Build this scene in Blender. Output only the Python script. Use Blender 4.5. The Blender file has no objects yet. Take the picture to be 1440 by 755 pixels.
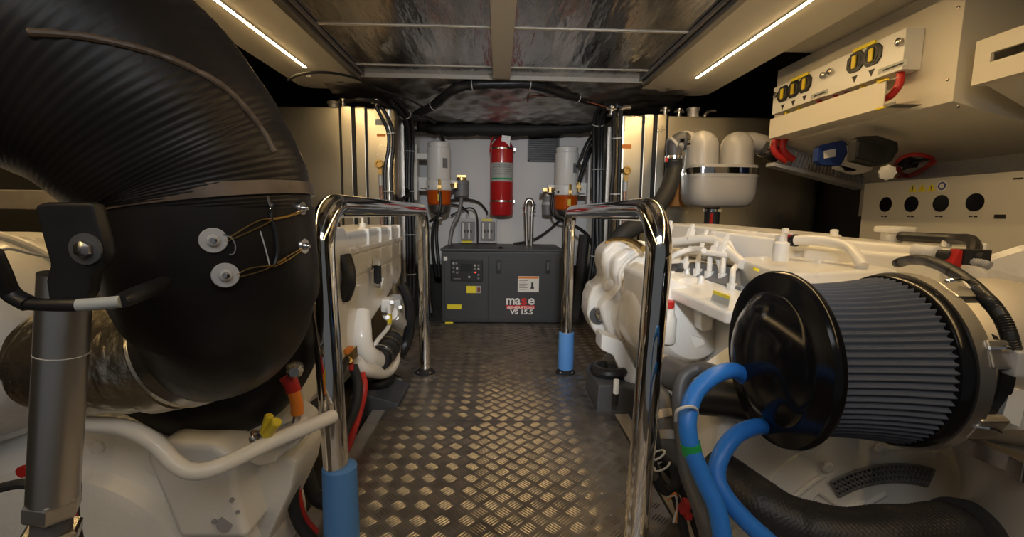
import bpy, bmesh, math, random
from mathutils import Vector, Matrix, Euler
random.seed(7)
C = bpy.context.scene.collection
V = Vector
PI = math.pi
# ------------------------------------------------------------------ camera
F = 640.0; CAMZ = 0.99
cam_d = bpy.data.cameras.new('camera'); cam = bpy.data.objects.new('camera', cam_d); C.objects.link(cam)
cam_d.sensor_width = 36; cam_d.lens = F/1440*36; cam_d.clip_start = .02
RM = (Matrix.Rotation(-math.atan(20/640), 4, 'Z') @ Matrix.Rotation(PI/2-math.atan(77.5/640), 4, 'X') @ Matrix.Rotation(math.radians(.7), 4, 'Z'))
cam.matrix_world = Matrix.Translation((0, 0, CAMZ)) @ RM
bpy.context.scene.camera = cam
R3 = RM.to_3x3()
def ray(px, py): return R3 @ V((px-720, 377.5-py, -F))
def P(px, py, Y):
    d = ray(px, py); t = Y/d.y; return V((d.x*t, Y, CAMZ+d.z*t))
def onX(px, py, X):
    d = ray(px, py); t = X/d.x; return V((X, d.y*t, CAMZ+d.z*t))
def onZ(px, py, Z):
    d = ray(px, py); t = (Z-CAMZ)/d.z; return V((d.x*t, d.y*t, Z))
# ------------------------------------------------------------------ materials
MATS = {}
def mat(name, col, rough=.5, metal=0., emis=None, es=0., noise=0., nscale=20., bump=0., bscale=40., stretch=(1, 1, 1), coat=0., trans=0., ior=1.45, rvar=0., col2=None, bdist=.002):
    m = bpy.data.materials.new(name); m.use_nodes = True
    nt = m.node_tree; b = nt.nodes['Principled BSDF']
    b.inputs['Base Color'].default_value = (*col, 1); b.inputs['Roughness'].default_value = rough
    b.inputs['Metallic'].default_value = metal; b.inputs['Coat Weight'].default_value = coat
    b.inputs['Transmission Weight'].default_value = trans; b.inputs['IOR'].default_value = ior
    if emis: b.inputs['Emission Color'].default_value = (*emis, 1); b.inputs['Emission Strength'].default_value = es
    if noise or bump or rvar:
        tc = nt.nodes.new('ShaderNodeTexCoord'); mp = nt.nodes.new('ShaderNodeMapping')
        mp.inputs['Scale'].default_value = stretch
        nt.links.new(tc.outputs['Object'], mp.inputs['Vector'])
    if noise or rvar:
        n = nt.nodes.new('ShaderNodeTexNoise'); n.inputs['Scale'].default_value = nscale; n.inputs['Detail'].default_value = 6
        nt.links.new(mp.outputs['Vector'], n.inputs['Vector'])
    if noise:
        r = nt.nodes.new('ShaderNodeMix'); r.data_type = 'RGBA'
        c2 = col2 or tuple(c*(1-noise) for c in col)
        r.inputs['A'].default_value = (*c2, 1); r.inputs['B'].default_value = (*col, 1)
        mr = nt.nodes.new('ShaderNodeMapRange'); mr.inputs['From Min'].default_value = .35; mr.inputs['From Max'].default_value = .65
        nt.links.new(n.outputs['Fac'], mr.inputs['Value']); nt.links.new(mr.outputs['Result'], r.inputs['Factor'])
        nt.links.new(r.outputs['Result'], b.inputs['Base Color'])
    if rvar:
        mr = nt.nodes.new('ShaderNodeMapRange'); mr.inputs['From Min'].default_value = .3; mr.inputs['From Max'].default_value = .7
        mr.inputs['To Min'].default_value = max(0, rough-rvar); mr.inputs['To Max'].default_value = rough+rvar
        nt.links.new(n.outputs['Fac'], mr.inputs['Value']); nt.links.new(mr.outputs['Result'], b.inputs['Roughness'])
    if bump:
        n2 = nt.nodes.new('ShaderNodeTexNoise'); n2.inputs['Scale'].default_value = bscale; n2.inputs['Detail'].default_value = 4
        nt.links.new(mp.outputs['Vector'], n2.inputs['Vector'])
        bp = nt.nodes.new('ShaderNodeBump'); bp.inputs['Strength'].default_value = bump; bp.inputs['Distance'].default_value = bdist
        nt.links.new(n2.outputs['Fac'], bp.inputs['Height']); nt.links.new(bp.outputs['Normal'], b.inputs['Normal'])
    MATS[name] = m
    return m
M_white = mat('engine_paint', (.84, .82, .77), .32, noise=.05, nscale=6, bump=.35, bscale=70, coat=.3, rvar=.08)
M_tube = mat('painted_pipe', (.84, .82, .77), .3, coat=.3)
M_panel = mat('cream_panel', (.68, .64, .55), .5, bump=.15, bscale=300)
M_panel2 = mat('cream_panel_speckled', (.55, .52, .46), .6, noise=.25, nscale=250)
M_wall = mat('white_wall', (.68, .67, .66), .55, bump=.1, bscale=120)
M_dark = mat('hull_dark', (.022, .02, .018), .75, bump=.4, bscale=12)
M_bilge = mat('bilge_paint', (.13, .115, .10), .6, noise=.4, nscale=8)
M_bearer = mat('bearer_paint', (.42, .38, .33), .5, noise=.15, nscale=12)
M_tread = mat('tread_aluminium', (.47, .44, .41), .39, .96, noise=.25, nscale=9, rvar=.07)
M_chrome = mat('polished_steel', (.80, .79, .77), .06, 1., rvar=.02, nscale=9)
M_steel = mat('brushed_steel', (.50, .48, .46), .26, 1., bump=.15, bscale=30, stretch=(1, 1, .1))
M_tank = mat('tank_aluminium', (.70, .66, .56), .30, 1., noise=.07, nscale=2.5, bump=.06, bscale=8, stretch=(1, 1, 1), rvar=.04)
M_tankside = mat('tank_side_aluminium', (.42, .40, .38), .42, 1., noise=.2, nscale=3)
M_foil = mat('foil', (.62, .59, .56), .21, 1., noise=.45, nscale=2.2, bump=.55, bscale=3.2, stretch=(2.6, .5, 1), rvar=.09, bdist=.03)
M_foil2 = mat('crinkled_foil', (.62, .60, .58), .38, 1., noise=.3, nscale=5, bump=.8, bscale=10, stretch=(.8, 1.4, 1), bdist=.012)
M_rub = mat('black_rubber', (.018, .018, .019), .38, noise=.3, nscale=20)
M_hose = mat('big_hose_rubber', (.009, .009, .010), .40, noise=.5, nscale=6, col2=(.017, .013, .010), bump=.8, bscale=22, stretch=(1, 1, .35), rvar=.08)
M_matt = mat('matt_black', (.02, .02, .02), .65)
M_gloss = mat('gloss_black', (.006, .006, .007), .16)
M_blue = mat('blue_foam', (.10, .28, .64), .6, bump=.2, bscale=90)
M_blueh = mat('blue_hose', (.03, .20, .68), .38)
M_filter = mat('filter_fabric', (.085, .095, .12), .85, bump=.4, bscale=200)
M_gen = mat('generator_grey', (.042, .046, .052), .45, bump=.15, bscale=200)
M_gend = mat('generator_black', (.012, .013, .015), .4)
M_red = mat('red_paint', (.50, .018, .02), .28, coat=.4)
M_redr = mat('red_rubber', (.50, .025, .02), .4)
M_amber = mat('amber_bowl', (.75, .13, .01), .12, trans=.35)
M_ltg = mat('light_grey_plastic', (.45, .45, .45), .4)
M_grey = mat('mid_grey_plastic', (.20, .20, .205), .45)
M_dkg = mat('dark_grey_metal', (.08, .08, .085), .45, bump=.2, bscale=40)
M_sil = mat('silencer_grey', (.38, .37, .35), .34, coat=.3)
M_yel = mat('yellow_label', (.85, .72, .03), .5)
M_yelh = mat('yellow_plastic', (.75, .58, .03), .4)
M_org = mat('orange_plastic', (.80, .24, .03), .4)
M_wood = mat('orange_board', (.55, .24, .06), .6, noise=.3, nscale=8, stretch=(1, 1, 6))
M_wht = mat('white_plastic', (.80, .79, .76), .35)
M_lab = mat('white_label', (.72, .72, .70), .5)
M_labg = mat('grey_label', (.42, .44, .42), .5)
M_txt = mat('white_print', (.85, .85, .85), .5)
M_txtr = mat('red_print', (.70, .03, .03), .5)
M_ink = mat('black_print', (.02, .02, .02), .5)
M_brass = mat('brass', (.70, .50, .20), .3, 1.)
M_copper = mat('copper', (.80, .33, .16), .35, 1.)
M_ali = mat('cast_aluminium', (.62, .57, .49), .5, .6, bump=.3, bscale=60)
M_alid = mat('dull_cast_aluminium', (.34, .32, .30), .45, 1., bump=.3, bscale=60)
M_tape = mat('heat_tape', (.66, .60, .48), .3, 1., bump=.9, bscale=28, bdist=.006)
M_hem = mat('worn_hem', (.13, .09, .06), .35, noise=.6, nscale=12)
M_lip = mat('lip_grey', (.33, .31, .28), .35, metal=.6)
M_post = mat('satin_steel', (.62, .60, .57), .36, 1., bump=.15, bscale=30, stretch=(1, 1, .1))
M_glass = mat('clear_plastic', (.85, .88, .88), .08, trans=.85, ior=1.35)
M_led = mat('led_diffuser', (1, .9, .7), .5, emis=(1., .68, .31), es=98.)
M_rled = mat('red_indicator', (.6, .02, .02), .4, emis=(1., .05, .03), es=4.)
M_green = mat('green_tape', (.02, .35, .09), .5)
M_bluep = mat('navy_plastic', (.02, .05, .22), .35)
M_lcd = mat('dark_screen', (.03, .035, .035), .15)
M_tie = mat('cable_tie_white', (.6, .6, .58), .4)
M_brown = mat('brown_plastic', (.20, .06, .03), .5)
M_braid = mat('braided_sleeve', (.022, .021, .022), .38, bump=.5, bscale=260, bdist=.002)
for _n in ('big_hose_rubber', 'gloss_black'):
    MATS[_n].node_tree.nodes['Principled BSDF'].inputs['Specular IOR Level'].default_value = .32
# ------------------------------------------------------------------ geometry
def box(x0, x1, y0, y1, z0, z1):
    v = [V((x, y, z)) for z in (z0, z1) for y in (y0, y1) for x in (x0, x1)]
    return v, [(0, 2, 3, 1), (4, 5, 7, 6), (0, 1, 5, 4), (2, 6, 7, 3), (0, 4, 6, 2), (1, 3, 7, 5)]
def obox(c, size, ax=None, rot=None):
    s = V(size)/2; v, f = box(-s.x, s.x, -s.y, s.y, -s.z, s.z)
    if rot: ax = Euler(rot).to_matrix()
    if ax is not None: v = [ax @ p for p in v]
    return [p+V(c) for p in v], f
def prism(pts, vec):
    n = len(pts); vec = V(vec)
    v = [V(p) for p in pts]+[V(p)+vec for p in pts]
    return v, [tuple(range(n))[::-1], tuple(range(n, 2*n))]+[(i, (i+1) % n, n+(i+1) % n, n+i) for i in range(n)]
def slab(pix, Y, th, Y2=None):
    return prism([P(a, b, Y) for a, b in pix], (0, th, 0))
def hexa(c8):
    return [V(p) for p in c8], [(0, 3, 2, 1), (4, 5, 6, 7), (0, 1, 5, 4), (1, 2, 6, 5), (2, 3, 7, 6), (3, 0, 4, 7)]
def loftbox(a, b, h, w):
    """box running from a to b (top edge nearest the viewer), depth vector w, height h"""
    a = V(a); b = V(b); w = V(w); d = V((0, 0, -h))
    return hexa([a+d, b+d, b+w+d, a+w+d, a, b, b+w, a+w])
def smoothpath(pts, n=8):
    pts = [V(p) for p in pts]
    if len(pts) < 3 or n <= 1: return pts
    out = []
    for i in range(len(pts)-1):
        p0 = pts[max(0, i-1)]; p1 = pts[i]; p2 = pts[i+1]; p3 = pts[min(len(pts)-1, i+2)]
        for k in range(n):
            t = k/n
            out.append(.5*((2*p1)+(p2-p0)*t+(2*p0-5*p1+4*p2-p3)*t*t+(3*p1-p0-3*p2+p3)*t**3))
    out.append(pts[-1]); return out
def tube(pts, r, seg=14, n=8, wave=None, cap=True):
    path = smoothpath(pts, n); N = len(path)
    if callable(r): rr = [r(i/(N-1)) for i in range(N)]
    elif isinstance(r, (list, tuple)):
        rr = []
        for i in range(N):
            t = i/(N-1)*(len(r)-1); k = min(int(t), len(r)-2); rr.append(r[k]+(r[k+1]-r[k])*(t-k))
    else: rr = [r]*N
    v = []; f = []; up = None
    for i, p in enumerate(path):
        t = (path[min(i+1, N-1)]-path[max(i-1, 0)]).normalized()
        if up is None:
            up = V((0, 0, 1)) if abs(t.z) < .9 else V((1, 0, 0))
        a = (up-t*up.dot(t)).normalized(); b = t.cross(a); up = a
        for k in range(seg):
            th = 2*PI*k/seg; q = rr[i]*(wave(i/(N-1), th) if wave else 1)
            v.append(p+a*math.cos(th)*q+b*math.sin(th)*q)
    for i in range(N-1):
        for k in range(seg):
            k2 = (k+1) % seg
            f.append((i*seg+k, i*seg+k2, (i+1)*seg+k2, (i+1)*seg+k))
    if cap:
        f.append(tuple(range(seg))[::-1]); f.append(tuple((N-1)*seg+k for k in range(seg)))
    return v, f
def lathe(prof, o, axis=(0, 0, 1), seg=32, wave=None):
    o = V(o); ax = V(axis).normalized()
    a = V((0, 0, 1)) if abs(ax.z) < .9 else V((1, 0, 0))
    a = (a-ax*a.dot(ax)).normalized(); b = ax.cross(a)
    v = []; f = []
    for i, (t, r) in enumerate(prof):
        r = max(r, 1e-4)
        for k in range(seg):
            th = 2*PI*k/seg; q = r*(wave(i, th) if wave else 1)
            v.append(o+ax*t+a*math.cos(th)*q+b*math.sin(th)*q)
    N = len(prof)
    for i in range(N-1):
        for k in range(seg):
            k2 = (k+1) % seg; f.append((i*seg+k, i*seg+k2, (i+1)*seg+k2, (i+1)*seg+k))
    f.append(tuple(range(seg))[::-1]); f.append(tuple((N-1)*seg+k for k in range(seg)))
    return v, f
def cyl(a, b, r, seg=20, ch=0):
    a = V(a); b = V(b); L = (b-a).length
    pr = [(0, r), (L, r)] if not ch else [(0, r-ch), (ch, r), (L-ch, r), (L, r-ch)]
    return lathe(pr, a, b-a, seg)
def ring(c, axis, R, r, seg=32, rs=8):
    c = V(c); ax = V(axis).normalized()
    a = V((0, 0, 1)) if abs(ax.z) < .9 else V((1, 0, 0))
    a = (a-ax*a.dot(ax)).normalized(); b = ax.cross(a); v = []; f = []
    for i in range(seg):
        th = 2*PI*i/seg; d = a*math.cos(th)+b*math.sin(th)
        for k in range(rs):
            ph = 2*PI*k/rs; v.append(c+d*(R+r*math.cos(ph))+ax*r*math.sin(ph))
    for i in range(seg):
        for k in range(rs):
            f.append((i*rs+k, i*rs+(k+1) % rs, ((i+1) % seg)*rs+(k+1) % rs, ((i+1) % seg)*rs+k))
    return v, f
def band(c, axis, R, w, th=.002, seg=32):
    return lathe_open([(-w/2, R), (-w/2, R+th), (w/2, R+th), (w/2, R)], c, axis, seg)
def lathe_open(prof, o, axis, seg=32):
    v, f = lathe(prof, o, axis, seg); f = f[:-2]; N = len(prof)
    for k in range(seg):
        k2 = (k+1) % seg; f.append(((N-1)*seg+k, (N-1)*seg+k2, k2, k))
    return v, f
def text(s, size, o, ex, ez, offset=0., ext=.0008, align='LEFT'):
    cu = bpy.data.curves.new('t', 'FONT'); cu.body = s; cu.size = size; cu.extrude = ext; cu.offset = offset; cu.align_x = align
    ob = bpy.data.objects.new('t', cu); C.objects.link(ob)
    me = bpy.data.meshes.new_from_object(ob)
    ex = V(ex).normalized(); ez = V(ez).normalized(); n = ex.cross(ez)
    v = [V(o)+ex*p.co.x+ez*p.co.y+n*p.co.z for p in me.vertices]
    f = [tuple(p.vertices) for p in me.polygons]
    bpy.data.objects.remove(ob); bpy.data.meshes.remove(me); bpy.data.curves.remove(cu)
    return v, f
# ------------------------------------------------------------------ objects
W = {}
def thing(name, label, cat, loc, group=None):
    o = bpy.data.objects.new(name, None); C.objects.link(o); o.location = loc; o.empty_display_size = .05
    o['label'] = label; o['category'] = cat
    if group: o['group'] = group
    W[o] = V(loc); return o
def mk(name, geos, m, parent=None, bevel=0., bseg=2, ang=35, smooth=True, origin=None, subd=0, label=None, cat=None, group=None, kind=None):
    if isinstance(geos, tuple): geos = [geos]
    vs = []; fs = []
    for v, f in geos:
        o = len(vs); vs += v; fs += [tuple(i+o for i in q) for q in f]
    if parent is not None: org = W[parent]
    elif origin is not None: org = V(origin)
    else:
        xs = [p.x for p in vs]; ys = [p.y for p in vs]; zs = [p.z for p in vs]
        org = V(((min(xs)+max(xs))/2, (min(ys)+max(ys))/2, min(zs)))
    me = bpy.data.meshes.new(name); me.from_pydata([p-org for p in vs], [], fs)
    bm = bmesh.new(); bm.from_mesh(me)
    bmesh.ops.recalc_face_normals(bm, faces=bm.faces)
    if bevel:
        es = [e for e in bm.edges if len(e.link_faces) == 2 and e.calc_face_angle(0) > math.radians(28)]
        bmesh.ops.bevel(bm, geom=es, offset=bevel, segments=bseg, profile=.5, affect='EDGES', clamp_overlap=True)
        bmesh.ops.recalc_face_normals(bm, faces=bm.faces)
    bm.to_mesh(me); bm.free()
    me.materials.append(m)
    if smooth:
        me.polygons.foreach_set('use_smooth', [True]*len(me.polygons)); me.set_sharp_from_angle(angle=math.radians(ang))
    ob = bpy.data.objects.new(name, me); C.objects.link(ob)
    if parent is not None: ob.parent = parent
    else: ob.location = org
    W[ob] = org
    if label: ob['label'] = label
    if cat: ob['category'] = cat
    if group: ob['group'] = group
    if kind: ob['kind'] = kind
    if bevel:
        wn = ob.modifiers.new('w', 'WEIGHTED_NORMAL'); wn.keep_sharp = True; wn.weight = 100
    if subd:
        s = ob.modifiers.new('s', 'SUBSURF'); s.levels = subd; s.render_levels = subd
    return ob
def struct(name, geos, m, **k): return mk(name, geos, m, kind='structure', **k)
def ties(path_pts, r, every, parent, name='cable_tie', n=8, m=None, start=.5):
    p = smoothpath(path_pts, n); acc = every*start
    for i in range(1, len(p)):
        d = (p[i]-p[i-1]).length; acc += d
        if acc >= every:
            acc = 0; mk(name, band(p[i], p[i]-p[i-1], r+.001, .006, .003, 12), m or M_tie, parent)
# ================================================================== SETTING
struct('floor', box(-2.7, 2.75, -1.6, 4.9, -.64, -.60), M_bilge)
struct('wall_back', [box(-.86, .95, 4.78, 4.82, .45, 1.98)], M_wall)
struct('wall_bulkhead', [box(-2.7, 2.75, 4.83, 4.87, -.64, 2.3)], M_dark)
struct('wall_left', box(-2.66, -2.6, -1.6, 4.83, -.64, 2.3), M_dark)
struct('wall_right', box(2.65, 2.71, -1.6, 4.83, -.64, 2.3), M_dark)
XL, XR = onZ(450, 60, 1.94).x, onZ(985, 52, 1.94).x
struct('ceiling', [box(XL-.02, XR+.02, -.15, 3.45, 1.975, 1.985)], M_foil)
struct('ceiling', [box(-2.66, XL-.02, -1.6, 4.85, 2.22, 2.26), box(XR+.02, 2.7, -1.6, 4.85, 2.22, 2.26)], M_dark)
struct('ceiling', [box(XL-.02, XR+.02, -1.6, -.95, 1.975, 1.985)], M_panel2)
# lowered foil deckhead towards the bulkhead
nx, ny = 90, 46; vv = []; ff = []
for j in range(ny+1):
    for i in range(nx+1):
        x = -1.3+2.75*i/nx; y = 3.42+1.38*j/ny
        z = 1.96-.10*j/ny - .05*math.sin(PI*j/ny) + random.uniform(-.0035, .0035)+.012*math.sin(x*23+y*9)*math.sin(y*31)
        vv.append(V((x, y, z)))
for j in range(ny):
    for i in range(nx):
        a = j*(nx+1)+i; ff.append((a, a+1, a+nx+2, a+nx+1))
struct('ceiling', (vv, ff), M_foil2)
# light panels either side of the foil and their inner lips
XLo, XRo = onZ(345, 70, 1.94).x, onZ(1093, 77, 1.94).x
def rounded_end(x0, x1, yend, z0, z1, ystart=-1.6, r=.10):
    pts = [V((x0, ystart, z0)), V((x1, ystart, z0))]
    for k in range(7):
        a = k/6*PI/2; pts.append(V((x1-r+r*math.cos(a), yend-r+r*math.sin(a), z0)))
    for k in range(7):
        a = PI/2+k/6*PI/2; pts.append(V((x0+r+r*math.cos(a), yend-r+r*math.sin(a), z0)))
    return prism(pts, (0, 0, z1-z0))
struct('trim_1', rounded_end(XLo, XL, 3.72, 1.935, 1.965), M_panel)
struct('trim_2', rounded_end(XR, XRo, 3.72, 1.935, 1.965), M_panel)
struct('trim_3', [box(XL-.004, XL+.035, -.15, 3.42, 1.925, 1.972), box(XL+.045, XL+.06, -.15, 3.42, 1.95, 1.972)], M_lip, bevel=.003)
struct('trim_4', [box(XR-.035, XR+.004, -.15, 3.42, 1.925, 1.972), box(XR-.06, XR-.045, -.15, 3.42, 1.95, 1.972)], M_lip, bevel=.003)
bx0, bx1 = onZ(689, 10, 1.94).x, onZ(726, 10, 1.94).x
yb = onZ(706, 111, 1.935).y
struct('trim_5', box(bx0, bx1, -.15, yb, 1.935, 1.974), M_panel, bevel=.004)
for i, yy in enumerate((onZ(620, 41, 1.96).y, onZ(620, 96, 1.96).y, onZ(620, 121, 1.96).y)):
    struct('trim_%d' % (6+i), [box(XL+.03, bx0, yy-.010, yy+.010, 1.9705, 1.976), box(bx1, XR-.03, yy-.010, yy+.010, 1.9705, 1.976)], M_panel)
struct('trim_14', box(-1.35, 1.5, 3.42, 3.44, 1.945, 2.25), M_panel2)
struct('trim_9', box(XRo-.02, 2.0, -1.6, 2.9, 2.0, 2.02), M_panel2)
# engine bearers beside the walkway and trim strips
struct('trim_10', box(-.635, -.565, .2, 2.75, -.10, -.015), M_bearer, bevel=.004)
struct('trim_11', box(.60, .67, .2, 2.75, -.10, -.015), M_bearer, bevel=.004)
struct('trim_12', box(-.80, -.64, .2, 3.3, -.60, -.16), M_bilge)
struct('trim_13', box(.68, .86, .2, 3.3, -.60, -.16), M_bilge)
# ---- tread plates
def tread(name, poly, label, x0, x1, y0, y1, inside):
    geos = [prism([V((a, b, -.012)) for a, b in poly], (0, 0, .012))]
    p = .056; s = p/math.sqrt(2)
    i = 0
    vs = []; fs = []
    nxx = int((x1-x0)/s)+1; nyy = int((y1-y0)/s)+1
    for j in range(nyy):
        for i in range(nxx):
            if (i+j) % 2: continue
            cx = x0+i*s; cy = y0+j*s
            if not inside(cx, cy): continue
            sgn = 1 if j % 2 else -1
            d = V((sgn*.7071, .7071, 0)); q = V((-d.y, d.x, 0))
            for k in range(-2, 3):
                c = V((cx, cy, 0))+q*(k*.0098); L = .0235-.0015*abs(k); w = .0031
                o = len(vs)
                vs += [c-d*L, c-q*w-d*(L*.6), c-q*w+d*(L*.6), c+d*L, c+q*w+d*(L*.6), c+q*w-d*(L*.6), c-d*(L*.6)+V((0, 0, .0022)), c+d*(L*.6)+V((0, 0, .0022))]
                fs += [(o, o+1, o+6), (o+1, o+2, o+7, o+6), (o+2, o+3, o+7), (o+3, o+4, o+7), (o+4, o+5, o+6, o+7), (o+5, o, o+6)]
    ob = mk(name, geos+[(vs, fs)], M_tread, ang=60, origin=(0, y0, -.012))
    ob['label'] = label; ob['category'] = 'floor plate'
    return ob
tread('tread_plate', [(-.56, .35), (.58, .35), (.58, 2.083), (-.56, 2.083)], 'near checkered aluminium walkway plate in front of the floor seam', -.53, .56, .38, 2.06, lambda x, y: True)
tread('tread_plate', [(-.56, 2.087), (.58, 2.087), (.58, 2.66), (.86, 2.86), (.86, 4.76), (-.78, 4.76), (-.78, 2.86), (-.56, 2.66)],
      'far checkered aluminium walkway plate reaching under the generator', -.76, .84, 2.11, 4.0, lambda x, y: abs(x-.01) < .54 or (y > 2.88 and abs(x-.04) < .80))
WORLD = 0.1; FILL_AREA = 10; FILL_SPOT = 240; EXPO = -0.08  # the two middle values power the added fill lamps behind the camera
# ================================================================== LED STRIPS
def led(px, py, Xs, lab, edge):
    z = 1.935; e = onZ(px, py, z); x = Xs
    t = thing('led_strip_light', lab, 'light', (x, 1, z-.008), 'recessed LED strips in the ceiling panels')
    mk('channel', [box(x-.012, x+.012, -1.2, e.y+.006, z-.004, z+.002)], M_panel, t)
    mk('diffuser', prism([V((x+.009*math.cos(a), -1.2, z-.004-.003*math.sin(a))) for a in [k*PI/8 for k in range(9)]], (0, e.y+1.2, 0)), M_led, t)
led(430, 94, onZ(366, 46, 1.935).x, 'warm glowing LED strip set in the left ceiling panel', 0)
led(978, 109, onZ(1060, 54, 1.935).x, 'warm glowing LED strip set in the right ceiling panel', 0)
# ================================================================== HANDRAILS
def rail(foot_f, foot_r, xf, lab, sleeve):
    A = V((*foot_f, 0)); B = V((*foot_r, 0)); zt = 1.005; r = .0345; R = .125
    d = (B-A).normalized()
    lean = V((.028*(1 if A.x > 0 else -1), 0, 0)); A0 = A.copy(); A = A+lean; d = (B-A).normalized(); pts = [A0, A+V((0, 0, zt-R))]
    for k in range(1, 17):
        a = k/16*PI/2; pts.append(A+d*(R-R*math.cos(a))+V((0, 0, zt-R+R*math.sin(a))))
    for k in range(0, 17):
        a = PI/2-k/16*PI/2; pts.append(B-d*(R-R*math.cos(a))+V((0, 0, zt-R+R*math.sin(a))))
    pts += [B]; A = A0
    t = thing('handrail', lab, 'handrail', A, 'polished steel handrails along the walkway')
    mk('rail_tube', tube(pts, r, 24, 1), M_chrome, t, ang=60)
    for q in (A, B):
        fl = mk('foot_flange', lathe([(0.001, .062), (.008, .062), (.012, .05), (.028, .036), (.034, .034)], q, (0, 0, 1), 24), M_matt, t)
        for a in (.7, 2.3, 3.9, 5.5):
            mk('bolt', lathe([(.009, .008), (.018, .008), (.020, .005)], q+V((math.cos(a)*.05, math.sin(a)*.05, 0)), (0, 0, 1), 6), M_steel, fl)
    q, z0, z1 = sleeve(A, B)
    mk('foam_sleeve', lathe([(z0, r+.001), (z0, r+.013), (z0+.3*(z1-z0), r+.0145), (z1-.002, r+.012), (z1, r+.001)], q, (0, 0, 1), 28), M_blue, t, label='blue foam sleeve')
    return t
fl = onZ(482, 783, 0); rl = onZ(598, 524, 0); fr = onZ(891, 785, 0); rr = onZ(795, 524, 0)
rail((fl.x, fl.y), (rl.x, rl.y), 0, 'left polished steel handrail with blue foam on its near post', lambda A, B: (A, .035, P(474, 655, A.y).z))
rail((fr.x, fr.y), (rr.x, rr.y), 0, 'right polished steel handrail with blue foam on its far post', lambda A, B: (B, .03, P(797, 467, B.y).z))
# ================================================================== GENERATOR
GY = 4.03; g0 = P(621, 452, GY); gx0 = g0.x; gx1 = P(790, 455, GY).x; gz1 = P(700, 352, GY).z
t = thing('generator', 'dark grey boxed generator set at the far end of the walkway', 'generator', ((gx0+gx1)/2, GY+.35, 0.003))
mk('enclosure', box(gx0, gx1, GY+.012, GY+.70, .004, gz1-.012), M_gen, t, bevel=.012)
mk('lid', box(gx0-.008, gx1+.008, GY+.0, GY+.712, gz1-.012, gz1+.012), M_gen, t, bevel=.006)
xm = P(687, 400, GY).x
mk('side_panel', box(gx0+.03, xm-.004, GY, GY+.02, .03, gz1-.055), M_gen, t, bevel=.003)
dr = mk('access_door', box(xm+.004, gx1-.03, GY, GY+.02, .03, gz1-.055), M_gen, t, bevel=.003)
def gp(px, py, dy=0): return P(px, py, GY-dy)
def gbox(x0, y0, x1, y1, d0, d1):
    a = gp(x0, y1); b = gp(x1, y0); return box(a.x, b.x, GY-d1, GY-d0, a.z, b.z)
for px in (702, 771):
    mk('latch', [gbox(px-4, 366, px+3, 385, 0, .004)], M_gend, t, bevel=.002)
    mk('latch_lever', [gbox(px-2.5, 369, px+1.5, 380, .004, .010)], M_dkg, t, bevel=.002)
cp = mk('control_panel', [gbox(634, 365, 679, 395, 0, .012)], M_gend, t, bevel=.006)
mk('screen', gbox(648, 371, 664, 381, .012, .014), M_lcd, cp)
mk('indicator', lathe([(0, .006), (.004, .005), (.006, .002)], gp(668.5, 383, .012), (0, -1, 0), 12), M_rled, cp)
for k, (a, b) in enumerate([(638, 370), (642, 370), (638, 376), (643, 377), (638, 382), (643, 383), (668, 373), (673, 373), (668, 378), (673, 378), (673, 386), (673, 391), (660, 389)]):
    mk('button', gbox(a-1.3, b-1.3, a+1.3, b+1.3, .012, .016), M_grey if k % 3 else M_ltg, cp)
mk('printed_caption', gbox(638, 391, 648, 392, .012, .0125), M_grey, cp)
mk('yellow_label', gbox(656, 402, 669, 412, 0, .0015), M_yel, t)
mk('rocker_switch', gbox(669.5, 402, 676.5, 412, 0, .006), M_ltg, t, bevel=.002)
mk('switch_insert', gbox(671, 404, 675.5, 410.5, .006, .009), M_brown, t)
mk('yellow_label', gbox(629, 428, 649, 434.5, 0, .0015), M_yel, t)
mk('yellow_label', gbox(626, 453, 637, 457.5, -.011, .0015), M_yel, t)
mk('key_tag', gbox(624, 361, 629, 366.5, 0, .003), M_lab, t)
lb = mk('warning_label', gbox(728, 388.5, 758, 410.5, 0, .0015), M_lab, t)
mk('label_header', gbox(728.5, 389, 757.5, 391.5, .0015, .0022), M_org, lb)
mk('label_pictogram', [gbox(747, 397, 750, 404, .0015, .0025), gbox(746, 404, 751, 406, .0015, .0025)], M_ink, lb)
mk('label_lines', [gbox(730, y, 742-(k % 2)*3, y+.7, .0015, .0022) for k, y in enumerate((394, 396.5, 399, 401.5, 404, 406.5))], M_grey, lb)
# lettering
o = gp(712, 428.0, .0005); wtot = gp(752, 428).x-o.x
def fit(s, size, o, w, m, off=0, name='lettering', squash=1.):
    v, f = text(s, size, V((0, 0, 0)), (1, 0, 0), (0, 0, 1), offset=off)
    xs = [p.x for p in v]; k = w/(max(xs)-min(xs))
    v = [V((o.x+(p.x-min(xs))*k, o.y+p.y-.001, o.z+p.z*squash)) for p in v]
    return mk(name, (v, f), m, t, smooth=False)
fit('m', .118, o, wtot*.29, M_txt, .0028)
fit('a', .118, gp(724, 428, .0005), wtot*.20, M_txt, .0028)
fit('s', .118, gp(733.2, 428, .0005), wtot*.19, M_txtr, .0028)
fit('e', .118, gp(742.8, 428, .0005), wtot*.22, M_txt, .0028)
mk('red_band', gbox(712, 429.5, 752, 434.3, 0, .001), M_txtr, t)
fit('GENERATORS', .03, gp(713, 433.7, .001), gp(751, 433).x-gp(713, 433).x, M_txt, .0008)
fit('VS 15.5', .058, gp(717, 441.5, .0005), gp(749, 441).x-gp(717, 441).x, M_txt, .002)
# ---- lid hump
mk('lid_cap', lathe([(0, .02), (.01, .02), (.016, .01)], P(704, 349, GY+.05), (0, 0, 1), 16), M_gend, t)
# ================================================================== BACK WALL THINGS
BY = 4.78
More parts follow.
